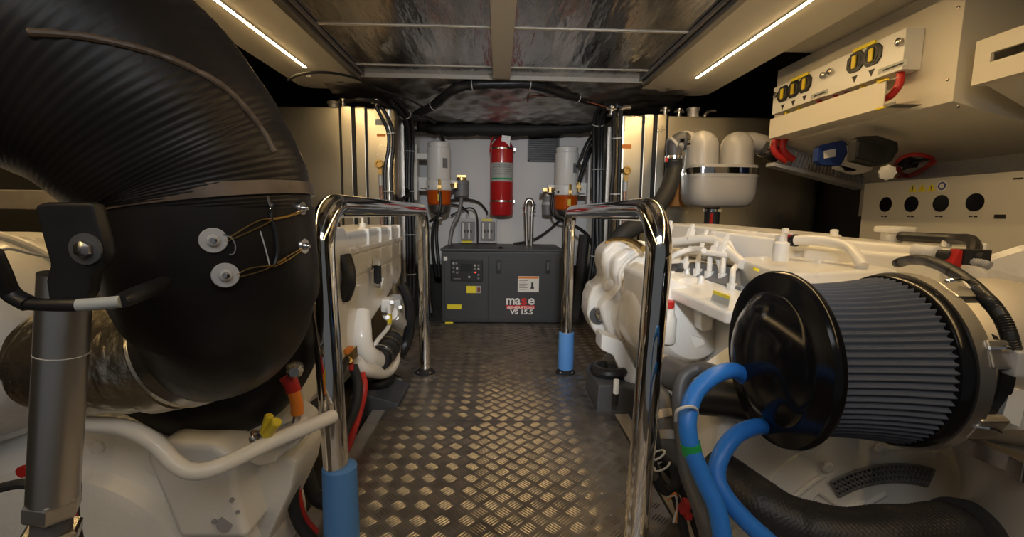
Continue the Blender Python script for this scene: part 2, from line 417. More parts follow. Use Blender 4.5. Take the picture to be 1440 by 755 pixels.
# extinguisher
ec = P(705, 303, BY-.14); er = .117; zb = P(705, 303, BY-.14).z; zt_ = P(705, 192, BY-.14).z
t = thing('fire_extinguisher', 'red fire extinguisher strapped upright to the white back wall', 'fire extinguisher', (ec.x, ec.y, zb))
H = zt_-zb
mk('cylinder', lathe([(0, er*.9), (.012, er), (H-.14, er), (H-.10, er*.96), (H-.05, er*.72), (H-.015, er*.35), (H, .03), (H+.02, .028)], (ec.x, ec.y, zb), (0, 0, 1), 40), M_red, t, ang=60)
def arcband(c, R, z0, z1, a0, a1, n=16, th=.0015):
    pi = []; 
    v = []; f = []
    for k in range(n+1):
        a = a0+(a1-a0)*k/n
        for rr_, z in ((R, z0), (R+th, z0), (R+th, z1), (R, z1)):
            v.append(V((c.x+rr_*math.sin(a), c.y-rr_*math.cos(a), z)))
    for k in range(n):
        for q in range(4):
            f.append((k*4+q, k*4+(q+1) % 4, (k+1)*4+(q+1) % 4, (k+1)*4+q))
    f += [(0, 1, 2, 3), (n*4, n*4+1, n*4+2, n*4+3)]
    return v, f
zz = lambda py: P(705, py, BY-.14).z
lb = mk('label', arcband(ec, er, zz(256), zz(230), -1.15, 1.15), M_labg, t, label='grey printed label')
mk('label_lines', [arcband(ec, er+.0018, zz(y+.8), zz(y), -.8, .8) for y in (233, 236, 239, 242, 245)], M_grey, lb)
mk('label_stripe', arcband(ec, er+.0018, zz(253), zz(251), -1.0, 1.0), M_green, lb)
for y in (210, 283):
    mk('strap', [band(V((ec.x, ec.y, zz(y))), (0, 0, 1), er, .018, .003, 36), box(ec.x-.02, ec.x+.02, ec.y+er-.005, BY-.001, zz(y)-.02, zz(y)+.02), obox((ec.x+er+.006, ec.y, zz(y)), (.02, .02, .025))], M_steel, t)
vz = zb+H+.02
vl = mk('valve', [cyl((ec.x, ec.y, vz-.02), (ec.x, ec.y, vz+.05), .024), cyl((ec.x-.05, ec.y, vz+.02), (ec.x+.05, ec.y, vz+.02), .012), obox((ec.x, ec.y, vz+.06), (.05, .03, .03))], M_brass, t, bevel=.002)
mk('hanging_tag', obox((ec.x+.035, ec.y-er*.75, vz-.09), (.085, .002, .13), rot=(0, .1, 0)), M_wht, t)
mk('hanging_tag', obox((ec.x-.10, ec.y-.06, vz+.045), (.10, .002, .055), rot=(0, .45, 0)), M_wht, t)
mk('discharge_hose', tube([(ec.x-.03, ec.y-.02, vz+.02), (ec.x-.10, ec.y-.03, vz-.05), (ec.x-.118, ec.y-.03, vz-.18)], .007, 8), M_redr, t)
# vent grille
a = P(742, 227, BY-.03); b = P(787, 190, BY-.03)
t = thing('wall_vent', 'black rectangular vent box on the white wall right of the extinguisher', 'vent', ((a.x+b.x)/2, BY-.001, a.z))
mk('frame', [box(a.x, b.x, BY-.035, BY-.001, a.z, a.z+.02), box(a.x, b.x, BY-.035, BY-.001, b.z-.02, b.z), box(a.x, a.x+.02, BY-.035, BY-.001, a.z, b.z), box(b.x-.02, b.x, BY-.035, BY-.001, a.z, b.z)], M_dkg, t, bevel=.003)
mk('grille', [box(a.x+.01, b.x-.01, BY-.012, BY-.002, a.z+.01, b.z-.01)]+[box(a.x+.015, b.x-.015, BY-.028, BY-.012, z, z+.008) for z in [a.z+.03+.022*k for k in range(int((b.z-a.z-.05)/.022))]], M_gend, t)
# breakers
for (x0, x1, dz, lab, yl) in ((645, 670, 0, 'left grey breaker box with clear cover standing behind the generator', 'b'), (672.5, 699, 0, 'right grey breaker box with a yellow sticker on top, behind the generator', 't')):
    a = P(x0, 342, BY-.09); b = P(x1, 307, BY-.09)
    t = thing('breaker_box', lab, 'electrical box', ((a.x+b.x)/2, BY-.05, a.z), 'breaker boxes on the back wall')
    mk('housing', box(a.x, b.x, BY-.09, BY-.001, a.z, b.z), M_ltg, t, bevel=.006)
    w = b.x-a.x
    cv = mk('clear_cover', box(a.x+.14*w, b.x-.1*w, BY-.115, BY-.088, a.z+.03, b.z-.035), M_grey, t, bevel=.01, label='smoky clear cover')
    mk('breaker_switch', [box(a.x+w*q, a.x+w*q+.018, BY-.122, BY-.113, (a.z+b.z)/2-.015, (a.z+b.z)/2+.01) for q in (.3, .48, .66)], M_gend, cv)
    mk('cover_window', [box(a.x+w*.22, a.x+w*.30, BY-.118, BY-.113, a.z+.05, b.z-.05), box(a.x+w*.55, a.x+w*.64, BY-.118, BY-.113, a.z+.05, b.z-.05)], M_lab, cv)
    yz = a.z+.005 if yl == 'b' else b.z-.028
    mk('yellow_sticker', box(a.x+.2*w, a.x+.75*w, BY-.0925, BY-.0905, yz, yz+.022), M_yel, t)
    mk('cable_gland', lathe([(0, .017), (.02, .017), (.03, .012), (.055, .012)], (a.x+w*.5, BY-.05, b.z), (0, 0, 1), 10), M_ltg, t)
def loose(name, pts, r, m, label, cat, seg=10, n=8, **k):
    return mk(name, tube(pts, r, seg, n, **k), m, label=label, cat=cat)
loose('cable', [P(632, 282, BY-.10), P(652, 280, BY-.10), P(672, 284, BY-.09), P(683, 295, BY-.06), P(686, 303, BY-.05)], .011, M_matt, 'black cable arching to the right breaker box', 'cable')
loose('cable', [P(634, 287, BY-.12), P(648, 290, BY-.10), P(657, 297, BY-.06), P(658.5, 303, BY-.05)], .009, M_matt, 'short black cable bending into the left breaker box', 'cable')
loose('cable', [P(634, 303, BY-.13), P(650, 295, BY-.14), P(664, 293, BY-.16), P(671, 305, BY-.18), P(672, 343, BY-.16)], .008, M_matt, 'thin black cable dropping between the two breaker boxes', 'cable')
loose('hose', [P(649, 278, BY-.2), P(645, 300, BY-.2), P(636, 320, BY-.22), P(632, 345, BY-.25)], .018, M_grey, 'grey hose running down beside the left breaker box', 'hose')
loose('cable', [P(790, 307, BY-.06), P(770, 325, BY-.06), P(748, 338, BY-.08), P(722, 343, BY-.1)], .013, M_matt, 'black cable sloping down behind the steel vent loop', 'cable')
# vent loop
def steelloop():
    t = thing('vent_loop', 'steel U-shaped vent pipe rising behind the generator', 'pipe', P(744, 345, BY-.25))
    Y = BY-.22
    pts = [P(741, 349, Y), P(739.5, 300, Y), P(739.5, 290, Y), P(741, 283, Y), P(744.5, 281, Y), P(748, 283, Y), P(749.5, 290, Y), P(748, 300, Y), P(747, 349, Y)]
    mk('pipe', tube(pts, .021, 14, 6), M_steel, t)
    for px, py in ((739.5, 298), (749.5, 298), (739, 288), (750, 288)):
        q = P(px, py, Y); mk('hose_clamp', [band(q, (0, 0, 1), .021, .012, .003, 16), obox(q+V((.02 if px > 744 else -.02, -.012, 0)), (.018, .014, .014))], M_chrome, t)
steelloop()
# filters
def filt(cx, lab, sgn, ytop, ybot):
    Y = 4.45; Z = lambda py: P(cx, py, Y).z; c = P(cx, 250, Y); x = c.x
    t = thing('fuel_filter', lab, 'filter', (x, Y, Z(ybot)), 'white fuel filters with amber bowls')
    r = .112; zt = Z(ytop); zc = Z(ytop+52); zh = Z(ytop+68); za = Z(ytop+88); zb = Z(ybot)
    mk('canister', lathe([(zc, r*.96), (zc+.01, r), (zt-.06, r), (zt-.055, r*.93), (zt-.04, r*.93), (zt-.02, r*.96), (zt-.006, r*.93), (zt, r*.8)], (x, Y, 0), (0, 0, 1), 36), M_wht, t, ang=50)
    mk('canister_label', obox((x+.068*1, Y-r*.80, (zc+zt)/2-.03), (.05, .002, .09), rot=(0, 0, .6)), M_grey, t)
    hd = mk('filter_head', [lathe([(zh, r*1.08), (zh+.015, r*1.12), (zc-.02, r*1.12), (zc, r)], (x, Y, 0), (0, 0, 1), 32), box(x-r*1.6, x+r*1.6, Y-.03, Y+.06, zh+.02, zc-.01)], M_wht, t, bevel=.004)
    for k in range(6):
        a = -1.2+k*.48; mk('head_bolt', cyl((x+r*1.1*math.sin(a), Y-r*1.1*math.cos(a), zh+.03), (x+r*1.2*math.sin(a), Y-r*1.2*math.cos(a), zh+.03), .014, 8), M_chrome if k % 2 else M_wht, hd)
    mk('amber_bowl', lathe([(za, r*.9), (za+.01, r*.99), (zh, r*1.02)], (x, Y, 0), (0, 0, 1), 32), M_amber, t, label='amber see-through bowl')
    mk('bowl_window', obox((x+.015, Y-r*.98, (za+zh)/2), (.03, .02, .06)), M_yelh, t)
    mk('bowl_base', lathe([(zb, r*.3), (zb+.01, r*.55), (zb+.03, r*.8), (za-.005, r*.98), (za, r*.95)], (x, Y, 0), (0, 0, 1), 32), M_alid, t)
    mk('drain_valve', [cyl((x, Y, zb-.04), (x, Y, zb+.01), .018, 10), obox((x, Y-.02, zb-.025), (.05, .012, .014))], M_steel, t)
    px = x+sgn*.20
    mk('mounting_plate', [box(min(px, px+sgn*.02), max(px, px+sgn*.02), Y-.06, Y+.05, Z(ytop+82), zt-.03), box(min(x+sgn*.05, px), max(x+sgn*.05, px), Y+.03, Y+.05, zh+.0, zc+.02), box(min(x+sgn*.09, px), max(x+sgn*.09, px), Y-.03, Y+.02, zt-.16, zt-.11)], M_wht, t, bevel=.003)
    mk('side_fitting', [cyl((x-sgn*r, Y-.04, zh+.05), (x-sgn*(r+.07), Y-.04, zh+.05), .02, 8), obox((x-sgn*(r+.05), Y-.04, zh+.05), (.02, .05, .05))], M_brass, t)
    mk('front_fitting', [cyl((x+.02, Y-r*1.1, zh-.01), (x+.02, Y-r*1.1, zh+.10), .014, 8), obox((x+.02, Y-r*1.1, zh+.03), (.035, .035, .03))], M_brass, t)
    return x, Y, zh, zb
x, Y, zh, zb = filt(617.5, 'left white fuel filter with amber bowl, beside the left tank', -1, 200, 303)
loose('fuel_hose', [(x+.02, Y-.125, zh-.01), (x+.03, Y-.13, zh-.12), (x+.0, Y-.13, zh-.24), (x-.10, Y-.10, zh-.30), (x-.2, Y-.05, zh-.30)], .014, M_rub, 'black fuel hose looping under the left fuel filter', 'hose')
loose('fuel_hose', [(x-.02, Y, zb-.04), (x-.03, Y, zb-.2), (x-.01, Y-.02, zb-.42), (x+.0, Y-.02, zb-.6)], .016, M_rub, 'black hose hanging straight down from the left fuel filter', 'hose')
loose('fuel_hose', [(x+.03, Y+.05, zb+.02), (x-.05, Y, zb-.08), (x-.07, Y, zb-.3), (x-.03, Y, zb-.6)], .016, M_rub, 'second black hose hanging below the left fuel filter, nearer the tank', 'hose')
loose('fuel_hose', [P(620, 187, 4.5), P(624, 200, 4.6), P(628, 230, 4.66), P(627, 262, 4.6)], .017, M_rub, 'black hose passing behind the left fuel filter can', 'hose')
x, Y, zh, zb = filt(796.5, 'right white fuel filter with amber bowl, beside the right tank', 1, 207, 306)
loose('fuel_hose', [(x+.10, Y-.13, zh+.12), (x+.12, Y-.13, zh+.2), (x+.2, Y-.1, zh+.4), (x+.29, Y, zh+.56), (x+.3, Y+.05, zh+.68)], .018, M_rub, 'black hose climbing from the right fuel filter to the deckhead', 'hose')
mk('hose_fitting', [cyl((x+.10, Y-.13, zh+.03), (x+.10, Y-.13, zh+.13), .017, 10), obox((x+.10, Y-.13, zh+.08), (.045, .045, .03))], M_brass, label='brass hose fitting on the front of the right fuel filter', cat='fitting')
loose('fuel_hose', [(x, Y, zb-.04), (x, Y, zb-.3), (x-.01, Y, zb-.6)], .022, M_rub, 'black hose hanging straight down from the right fuel filter', 'hose')
loose('fuel_hose', [(x-.13, Y-.06, zh+.03), (x-.15, Y-.08, zh-.1), (x-.12, Y-.1, zh-.2), (x-.02, Y-.05, zb-.03)], .013, M_rub, 'black hose curving round the right amber bowl', 'hose')
# strainers
a = P(649, 277, 4.62)
t = thing('fuel_strainer', 'smoky grey cylindrical strainer right of the left fuel filter', 'filter', a)
mk('bowl', lathe([(0, .06), (.01, .073), (.12, .073), (.125, .077), (.16, .077), (.165, .06)], a, (0, 0, 1), 24), M_grey, t)
mk('strainer_cap', [lathe([(.165, .05), (.19, .05), (.195, .03)], a, (0, 0, 1), 16), obox(a+V((0, 0, .205)), (.09, .03, .02))], M_brass, t)
mk('outlet', [cyl(a+V((0, -.03, -.05)), a+V((0, -.03, .01)), .012, 8)], M_brown, t)
a = P(770, 303, 4.6)
t = thing('fuel_strainer', 'small clear jar strainer left of the right fuel filter', 'filter', a)
mk('bowl', lathe([(0, .045), (.01, .055), (.1, .057), (.15, .055), (.19, .05)], a, (0, 0, 1), 24), M_grey, t)
mk('bowl_band', band(a+V((0, 0, .12)), (0, 0, 1), .0575, .03, .002, 24), M_ltg, t)
mk('strainer_cap', [lathe([(.19, .062), (.215, .062), (.225, .05), (.235, .03)], a, (0, 0, 1), 20), cyl(a+V((-.085, 0, .2)), a+V((-.05, 0, .2)), .018, 8)], M_alid, t)
mk('outlet', [cyl(a+V((0, 0, .25)), a+V((.09, 0, .25)), .016, 8), obox(a+V((-.01, 0, .255)), (.08, .035, .035))], M_brass, t)
# ================================================================== FUEL TANKS
TY = 3.62
def tankthing(x0, x1, zt, lab, inner):
    t = thing('fuel_tank', lab, 'tank', ((x0+x1)/2, TY+.5, -.12), 'aluminium fuel tanks in the far corners')
    r = .07
    # rounded vertical corner
    pts = []
    def corner(cx, cy, a0):
        for k in range(7): 
            a = a0+k/6*PI/2; pts.append(V((cx+r*math.cos(a), cy+r*math.sin(a), -.12)))
    corner(x0+r, TY+r, PI); corner(x1-r, TY+r, 1.5*PI); corner(x1-r, 4.75-r, 0); corner(x0+r, 4.75-r, .5*PI)
    mk('shell', prism(pts, (0, 0, zt+.12)), M_tank, t, bevel=.012)
    return t
zt = P(450, 150, TY).z
xc = P(559, 300, TY).x
tl = tankthing(-2.3, xc, zt, 'left brushed aluminium fuel tank behind the left engine', 1)
def vstrap(t, pxa, pxb, zt, m=M_tank, mm='tank_strap'):
    a = P(pxa, 250, TY-.008).x; b = P(pxb, 250, TY-.008).x
    mk(mm, [box(a, b, TY-.012, TY-.001, -.1, zt-.02), box(a, b, TY-.012, TY+.35, zt-.002, zt+.008), box(a, b, TY-.012, TY-.002, zt-.03, zt+.008)], m, t, bevel=.003)
    mk('strap_edge', [box(a-.016, a-.002, TY-.014, TY-.001, -.1, zt), box(b+.002, b+.016, TY-.014, TY-.001, -.1, zt)], M_matt, t)
vstrap(tl, 482.5, 496.5, zt); vstrap(tl, 502, 515, zt)
xr0 = P(862, 300, TY).x; ztr = P(960, 163, TY).z
tr = tankthing(xr0, 2.58, ztr, 'right brushed aluminium fuel tank behind the right engine', -1)
vstrap(tr, 903, 915, ztr); vstrap(tr, 921, 933, ztr)
def gauge(t, px, py0, py1, lab):
    Y = TY-.03; a = P(px, py0, Y); b = P(px, py1, Y)
    mk('sight_valve', [cyl(a+V((0, .03, 0)), a+V((0, -.04, 0)), .03, 12), ring(a+V((0, -.045, 0)), (0, 1, 0), .024, .008, 16, 6), obox(a+V((.0, -.01, -.05)), (.03, .03, .06))], M_brass, t)
    mk('sight_tube', tube([a+V((0, 0, -.08)), V((a.x, Y, .2))], .016, 10, 1), M_glass, t)
    mk('sight_core', tube([a+V((0, 0, -.16)), V((a.x, Y, .2))], .010, 8, 1), M_copper, t, label='copper coloured fill in the sight tube')
    mk('sight_sleeve', cyl(a+V((0, 0, -.16)), a+V((0, 0, -.07)), .019, 12), M_ltg, t)
gauge(tl, 535, 231, 320, ''); gauge(tr, 880, 240, 320, '')
for (px, py, w, h, m_, tt) in ((537, 172, 18, 8, M_labg, tl), (536, 190, 12, 3.5, M_org, tl), (880, 193, 14, 0, M_labg, tr), (881, 206, 14, 6, M_org, tr)):
    if h: a = P(px-w/2, py+h/2, TY); b = P(px+w/2, py-h/2, TY); mk('tank_label', box(a.x, b.x, TY-.002, TY-.0005, a.z, b.z), m_, tt)
# tank top fittings
def fittings(t, lst, zt, tag_):
    for px, dy, kind in lst:
        x = P(px, 150, TY+dy).x; q = V((x, TY+dy, zt))
        if kind == 'cap': mk('filler_cap', [lathe([(0, .06), (.012, .06), (.014, .045), (.06, .045), (.062, .052), (.08, .052), (.085, .04)], q, (0, 0, 1), 20)], M_ali, t)
        if kind == 'elbow': mk('vent_elbow', tube([q, q+V((0, 0, .03)), q+V((.03, 0, .06)), q+V((.08, 0, .065))], .022, 14), M_steel, t)
        if kind == 'valve': mk('top_valve', [lathe([(0, .035), (.01, .035), (.012, .02), (.05, .02), (.052, .03), (.07, .03)], q, (0, 0, 1), 12), cyl(q+V((-.04, 0, .05)), q+V((.04, 0, .05)), .012, 8)], M_steel, t)
fittings(tl, [(483, .05, 'valve'), (530, .05, 'valve'), (470, .2, 'cap')], zt, 0)
fittings(tr, [(872, .05, 'elbow'), (935, .05, 'valve'), (955, .08, 'valve'), (975, .1, 'cap'), (992, .1, 'elbow'), (860, .04, 'valve')], ztr, 0)
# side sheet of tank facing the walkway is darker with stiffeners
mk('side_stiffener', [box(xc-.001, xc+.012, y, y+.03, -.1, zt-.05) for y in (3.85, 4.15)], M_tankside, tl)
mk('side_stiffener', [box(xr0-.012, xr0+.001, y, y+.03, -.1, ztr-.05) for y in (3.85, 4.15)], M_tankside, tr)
# ================================================================== CABLE LOOMS
def loom(name, pts, r, label, cat='cable', strands=0, m=M_rub, tie=.35, n=8, sp=1.0):
    p0 = V(pts[0]); t = thing(name, label, cat, min((V(p) for p in pts), key=lambda q: q.z))
    if strands:
        for k in range(strands):
            a = 2*PI*k/strands; off = V((math.cos(a), math.sin(a)*.7, math.sin(a)))*r*sp
            mk('strand', tube([V(p)+off+V((random.uniform(-1, 1), random.uniform(-1, 1), random.uniform(-1, 1)))*r*.25 for p in pts], r*.62, 8, n), m, t)
        R = r*(1+.62)
    else:
        mk('sleeve', tube(pts, r, 12, n, wave=lambda u, th: 1+.06*math.sin(u*57)+.04*math.sin(u*133+th*2)), m, t); R = r*1.05
    if tie: ties(pts, R, tie, t)
    return t
loom('cable_loom', [P(585, 162, 3.9), P(610, 148, 3.75), P(635, 128, 3.55), P(660, 120, 3.5), P(705, 118, 3.48), P(750, 119, 3.5), P(785, 130, 3.6), P(820, 139, 3.75), P(850, 146, 3.9), P(880, 152, 3.9)], .036, 'thick black cable loom arching across the foil deckhead', m=M_rub, tie=.42)
loom('cable_loom', [P(588, 176, 4.55), P(610, 180, 4.6), P(640, 183, 4.6), P(675, 182, 4.6), P(720, 183, 4.6), P(760, 182, 4.6), P(800, 180, 4.6), P(838, 176, 4.5)], .062, 'horizontal black cable bundle across the top of the white back wall', m=M_matt, tie=0)
loom('cable_loom', [P(533, 150, 3.5), P(541, 165, 3.52), P(549, 185, 3.55), P(550, 210, 3.55), P(546, 240, 3.55), P(547, 300, 3.55), P(546, 345, 3.55)], .022, 'black cable pair down the inner corner of the left tank', strands=2, tie=.4)
loom('cable_loom', [P(555, 142, 3.6), P(572, 165, 3.8), P(577, 200, 3.95), P(576, 260, 3.95), P(577, 340, 3.95), P(578, 420, 3.95)], .026, 'black cable bundle beside the left fuel filter mounting plate', strands=4, tie=.33)
loom('cable_loom', [P(868, 155, 3.5), P(868, 190, 3.54), P(867, 230, 3.54), P(865, 280, 3.54), P(862, 340, 3.54), P(860, 380, 3.54)], .026, 'black cable pair down the inner corner of the right tank', strands=2, tie=.4)
loom('cable_loom', [P(850, 150, 3.8), P(842, 170, 3.9), P(841, 220, 4.0), P(840, 300, 4.0), P(838, 360, 4.0), P(828, 430, 4.0)], .030, 'black cable bundle on the inner side of the right tank', strands=4, tie=.33)
loom('cable_loom', [P(850, 158, 4.0), P(838, 185, 4.2), P(826, 205, 4.3), P(815, 235, 4.35)], .022, 'short black cable pair slanting down to the right filter', strands=2, tie=.5)
loose('cable', [P(595, 150, 3.8), P(570, 138, 3.7), P(545, 130, 3.6), P(520, 120, 3.5), P(500, 110, 3.2), P(470, 103, 3.0), P(440, 102, 2.9), P(418, 106, 2.9), P(405, 113, 2.95)], .008, M_matt, 'thin black cable sweeping across the end of the left ceiling panel', 'cable')
q = onZ(434, 103, 1.935)
mk('cable_clip', [cyl(q+V((0, 0, -.018)), q, .012, 10), obox(q+V((0, 0, -.02)), (.03, .012, .008))], M_wht, label='white cable clip beside the end of the left LED strip', cat='clip')
loose('cable', [P(485, 143, 3.55), P(510, 140, 3.5), P(540, 146, 3.6), P(565, 160, 3.75), P(600, 165, 3.9), P(612, 172, 4.0)], .014, M_rub, 'black cable along the top of the left tank', 'cable')
loose('cable', [P(742, 143, 3.8), P(748, 135, 3.7), P(790, 137, 3.7), P(830, 144, 3.75), P(855, 152, 3.8)], .006, M_brown, 'thin dark red cable under the right part of the arching loom', 'cable')
loose('cable', [P(560, 262, 4.0), P(575, 270, 3.85), P(562, 282, 3.7), P(556, 275, 3.6)], .014, M_rub, 'black cable looping beside the left tank corner', 'cable')
loose('hose', [P(797, 315, 4.3), P(812, 320, 4.2), P(825, 330, 4.1), P(833, 345, 4.0)], .016, M_rub, 'black hose behind the far post of the right handrail', 'hose')
loose('hose', [P(600, 330, 4.2), P(597, 360, 4.1), P(600, 400, 4.05), P(606, 440, 4.0)], .028, M_rub, 'thick black hose between the left tank and the generator', 'hose')
loose('hose', [P(822, 330, 4.1), P(818, 370, 4.1), P(814, 410, 4.1), P(810, 446, 4.1)], .05, M_matt, 'wide matt black duct between generator and right tank', 'hose')
# ================================================================== SILENCER on the right tank
SY = 3.30
def sp(px, py, Y=SY): return P(px, py, Y)
t = thing('exhaust_separator', 'grey plastic twin-hump exhaust separator with steel band on the right tank', 'separator', sp(1010, 288))
x0, x1 = sp(962, 260).x, sp(1056, 260).x; cx = (x0+x1)/2; rx = (x1-x0)/2; ry = .17
def oval(zs):
    v = []; f = []; n = 40
    for z, k in zs:
        for i in range(n):
            a = 2*PI*i/n; ca = math.cos(a); sa = math.sin(a)
            e = .55; v.append(V((cx+rx*k*math.copysign(abs(ca)**e, ca), SY+ry*k*math.copysign(abs(sa)**e, sa), z)))
    for j in range(len(zs)-1):
        for i in range(n): f.append((j*n+i, j*n+(i+1) % n, (j+1)*n+(i+1) % n, (j+1)*n+i))
    f += [tuple(range(n))[::-1], tuple((len(zs)-1)*n+i for i in range(n))]
    return v, f
zb, zm = sp(1010, 291).z, sp(1010, 242).z
hz = zm-zb
mk('tank_body', [oval([(zb, .72), (zb+.015, .85), (zb+.05, .95), (zb+.10, .99), (zm-.02, 1), (zm+.015, 1.0), (zm+.04, .985)])], M_sil, t, ang=60)
mk('steel_band', [oval([(zm-.022, 1.012), (zm+.020, 1.012)])], M_chrome, t, ang=60)
mk('seam_lip', [oval([(zm-.045, 1.015), (zm-.032, 1.015)])], M_sil, t, ang=60)
zt_ = sp(1010, 184).z
for px, px2, out in ((985, 944, -1), (1034, 1082, 1)):
    a = sp(px, 242); w = rx*.475
    prof = [(zm-.01, w*1.03), (zm+.06, w*1.0), (zt_-w*1.25, w*.97)]+[(zt_-w*1.0+w*.98*math.sin(k*PI/16), w*.96*math.cos(k*PI/16)) for k in range(1, 9)]
    mk('hump', lathe([(z, r) for z, r in prof], (a.x, SY, 0), (0, 0, 1), 36), M_sil, t, ang=60)
    mk('outlet_pipe', tube([V((a.x, SY+.03, zt_-.13)), V((a.x+out*w*.7, SY+.04, zt_-.075)), V((a.x+out*w*1.2, SY+.02, zt_-.07)), V((sp(px2, 200).x, SY, sp(px2, 206).z))], [w*.62, w*.62, w*.56, w*.5], 24, 8), M_sil, t, ang=60)
mk('drain_spigot', cyl((sp(1001, 290).x, SY, zb-.03), (sp(1001, 290).x, SY, zb+.03), .05), M_sil, t)
a = sp(938, 300, 3.5); b = sp(1050, 262, 3.5)
mk('mounting_board', box(a.x, b.x, 3.56, 3.605, sp(1000, 291, 3.56).z, sp(1000, 255, 3.56).z), M_wood, label='orange-brown plywood board screwed behind the exhaust separator', cat='board', bevel=.004)
# left elbow and hose
e0 = sp(962, 196); 
t = thing('exhaust_hose', 'dark hose bending down from the separator to the right engine', 'hose', sp(880, 330))
mk('elbow', tube([sp(966, 200), sp(956, 197), sp(948, 205), sp(948, 218), sp(947, 228)], .055, 18), M_dkg, t)
mk('hose_body', tube([sp(947, 222), sp(947, 240), sp(940, 265, 3.2), sp(925, 290, 3.1), sp(905, 312, 3.0), sp(880, 326, 2.95), sp(862, 345, 2.93), sp(848, 360, 2.93)], .058, 18, wave=lambda u, th: 1+.012*math.sin(u*260)), M_matt, t)
for px, py, ax in ((948, 222, (0, 0, 1)),(964, 199, (1, 0, .1))):
    mk('hose_clamp', [band(sp(px, py), ax, .06, .022, .003, 20), obox(sp(px, py)+V((-.045, -.045, 0)), (.03, .02, .02))], M_chrome, t)
mk('red_clamp_end', obox(sp(943, 226)+V((-.05, -.05, 0)), (.02, .02, .03)), M_redr, t)
t = thing('drain_hose', 'short black hose with red stripe dropping from the separator outlet', 'hose', sp(1000, 318))
a = sp(1001, 292)
mk('hose_body', tube([a, sp(1001, 305), sp(1000, 325)], .052, 16), M_matt, t)
mk('hose_clamp', [band(a+V((0, 0, -.02)), (0, 0, 1), .053, .02, .003, 20), obox(a+V((.03, -.05, -.02)), (.03, .02, .02))], M_chrome, t)
mk('red_stripe', tube([V((a.x-.02, SY-.049, a.z-.04)), V((a.x-.025, SY-.049, sp(1000, 325).z))], .012, 6, 1), M_redr, t)
t = thing('exhaust_hose', 'dark hose leaving the separator towards the right hull side', 'hose', sp(1085, 210))
mk('hose_body', tube([sp(1070, 206), sp(1084, 212), sp(1100, 222, 3.35)], .062, 16), M_dkg, t)
mk('hose_clamp', band(sp(1076, 208), (1, 0, -.3), .064, .025, .003, 20), M_chrome, t)
# ================================================================== OVERHEAD CABINET (right)
cz = onX(1341, 142, 1.94).z; cy0 = onX(1350, 60, 1.94).y; cy1 = onX(1090, 150, 1.94).y
t = thing('overhead_cabinet', 'large cream overhead cabinet with sloping underside on the right hull side', 'cabinet', (1.94, cy0, cz))
sx, sz = 2.64, cz-.25*.70
mk('cabinet_shell', prism([V((1.94, cy0, 2.0)), V((1.94, cy0, cz)), V((sx, cy0, sz)), V((2.64, cy0, 2.0))], (0, cy1-cy0, 0)), M_panel, t, bevel=.004)
for (px, py) in ((1348, 10), (1333, 112), (1348, 150)):
    q = onX(px, py, 1.938); mk('screw', lathe([(0, .007), (.003, .006), (.004, .002)], q, (-1, 0, 0), 10), M_steel, t)
# nearer slotted box
z0 = onX(1372, 119, 1.94).z; z1 = onX(1378, 57, 1.94).z; yN = onX(1368, 100, 1.94).y
t = thing('slotted_bracket_box', 'cream box with a long slot at the right edge nearest the camera', 'box', (1.94, yN-.4, z0))
sA = onX(1392, 80, 1.94); sB = onX(1440, 62, 1.94); sz0, sz1 = onX(1400, 85, 1.94).z, onX(1400, 72, 1.94).z
ye = 1.0
ymid = onX(1393, 80, 1.94).y
mk('front_sheet', [box(1.94, 1.955, ymid, yN, z0, z1), box(1.94, 1.955, ye+.06, ymid, z0, sz0), box(1.94, 1.955, ye+.06, ymid, sz1, z1), box(1.94, 1.955, ye, ye+.06, z0, z1)], M_panel, t, smooth=False)
mk('box_shell', [box(1.955, 2.64, ye, yN, z0, z0+.012), box(1.955, 2.64, ye, yN, z1-.012, z1), box(1.955, 2.64, yN-.012, yN, z0+.012, z1-.012), box(2.1, 2.11, ye, yN, z0+.012, z1-.012)], M_panel, t, smooth=False)
mk('under_gusset', prism([V((1.98, ye, z0)), V((2.64, ye, z0)), V((2.64, ye, sz-.03)), V((2.50, ye, sz-.03))], (0, yN-ye-.02, 0)), M_panel, t, smooth=False)
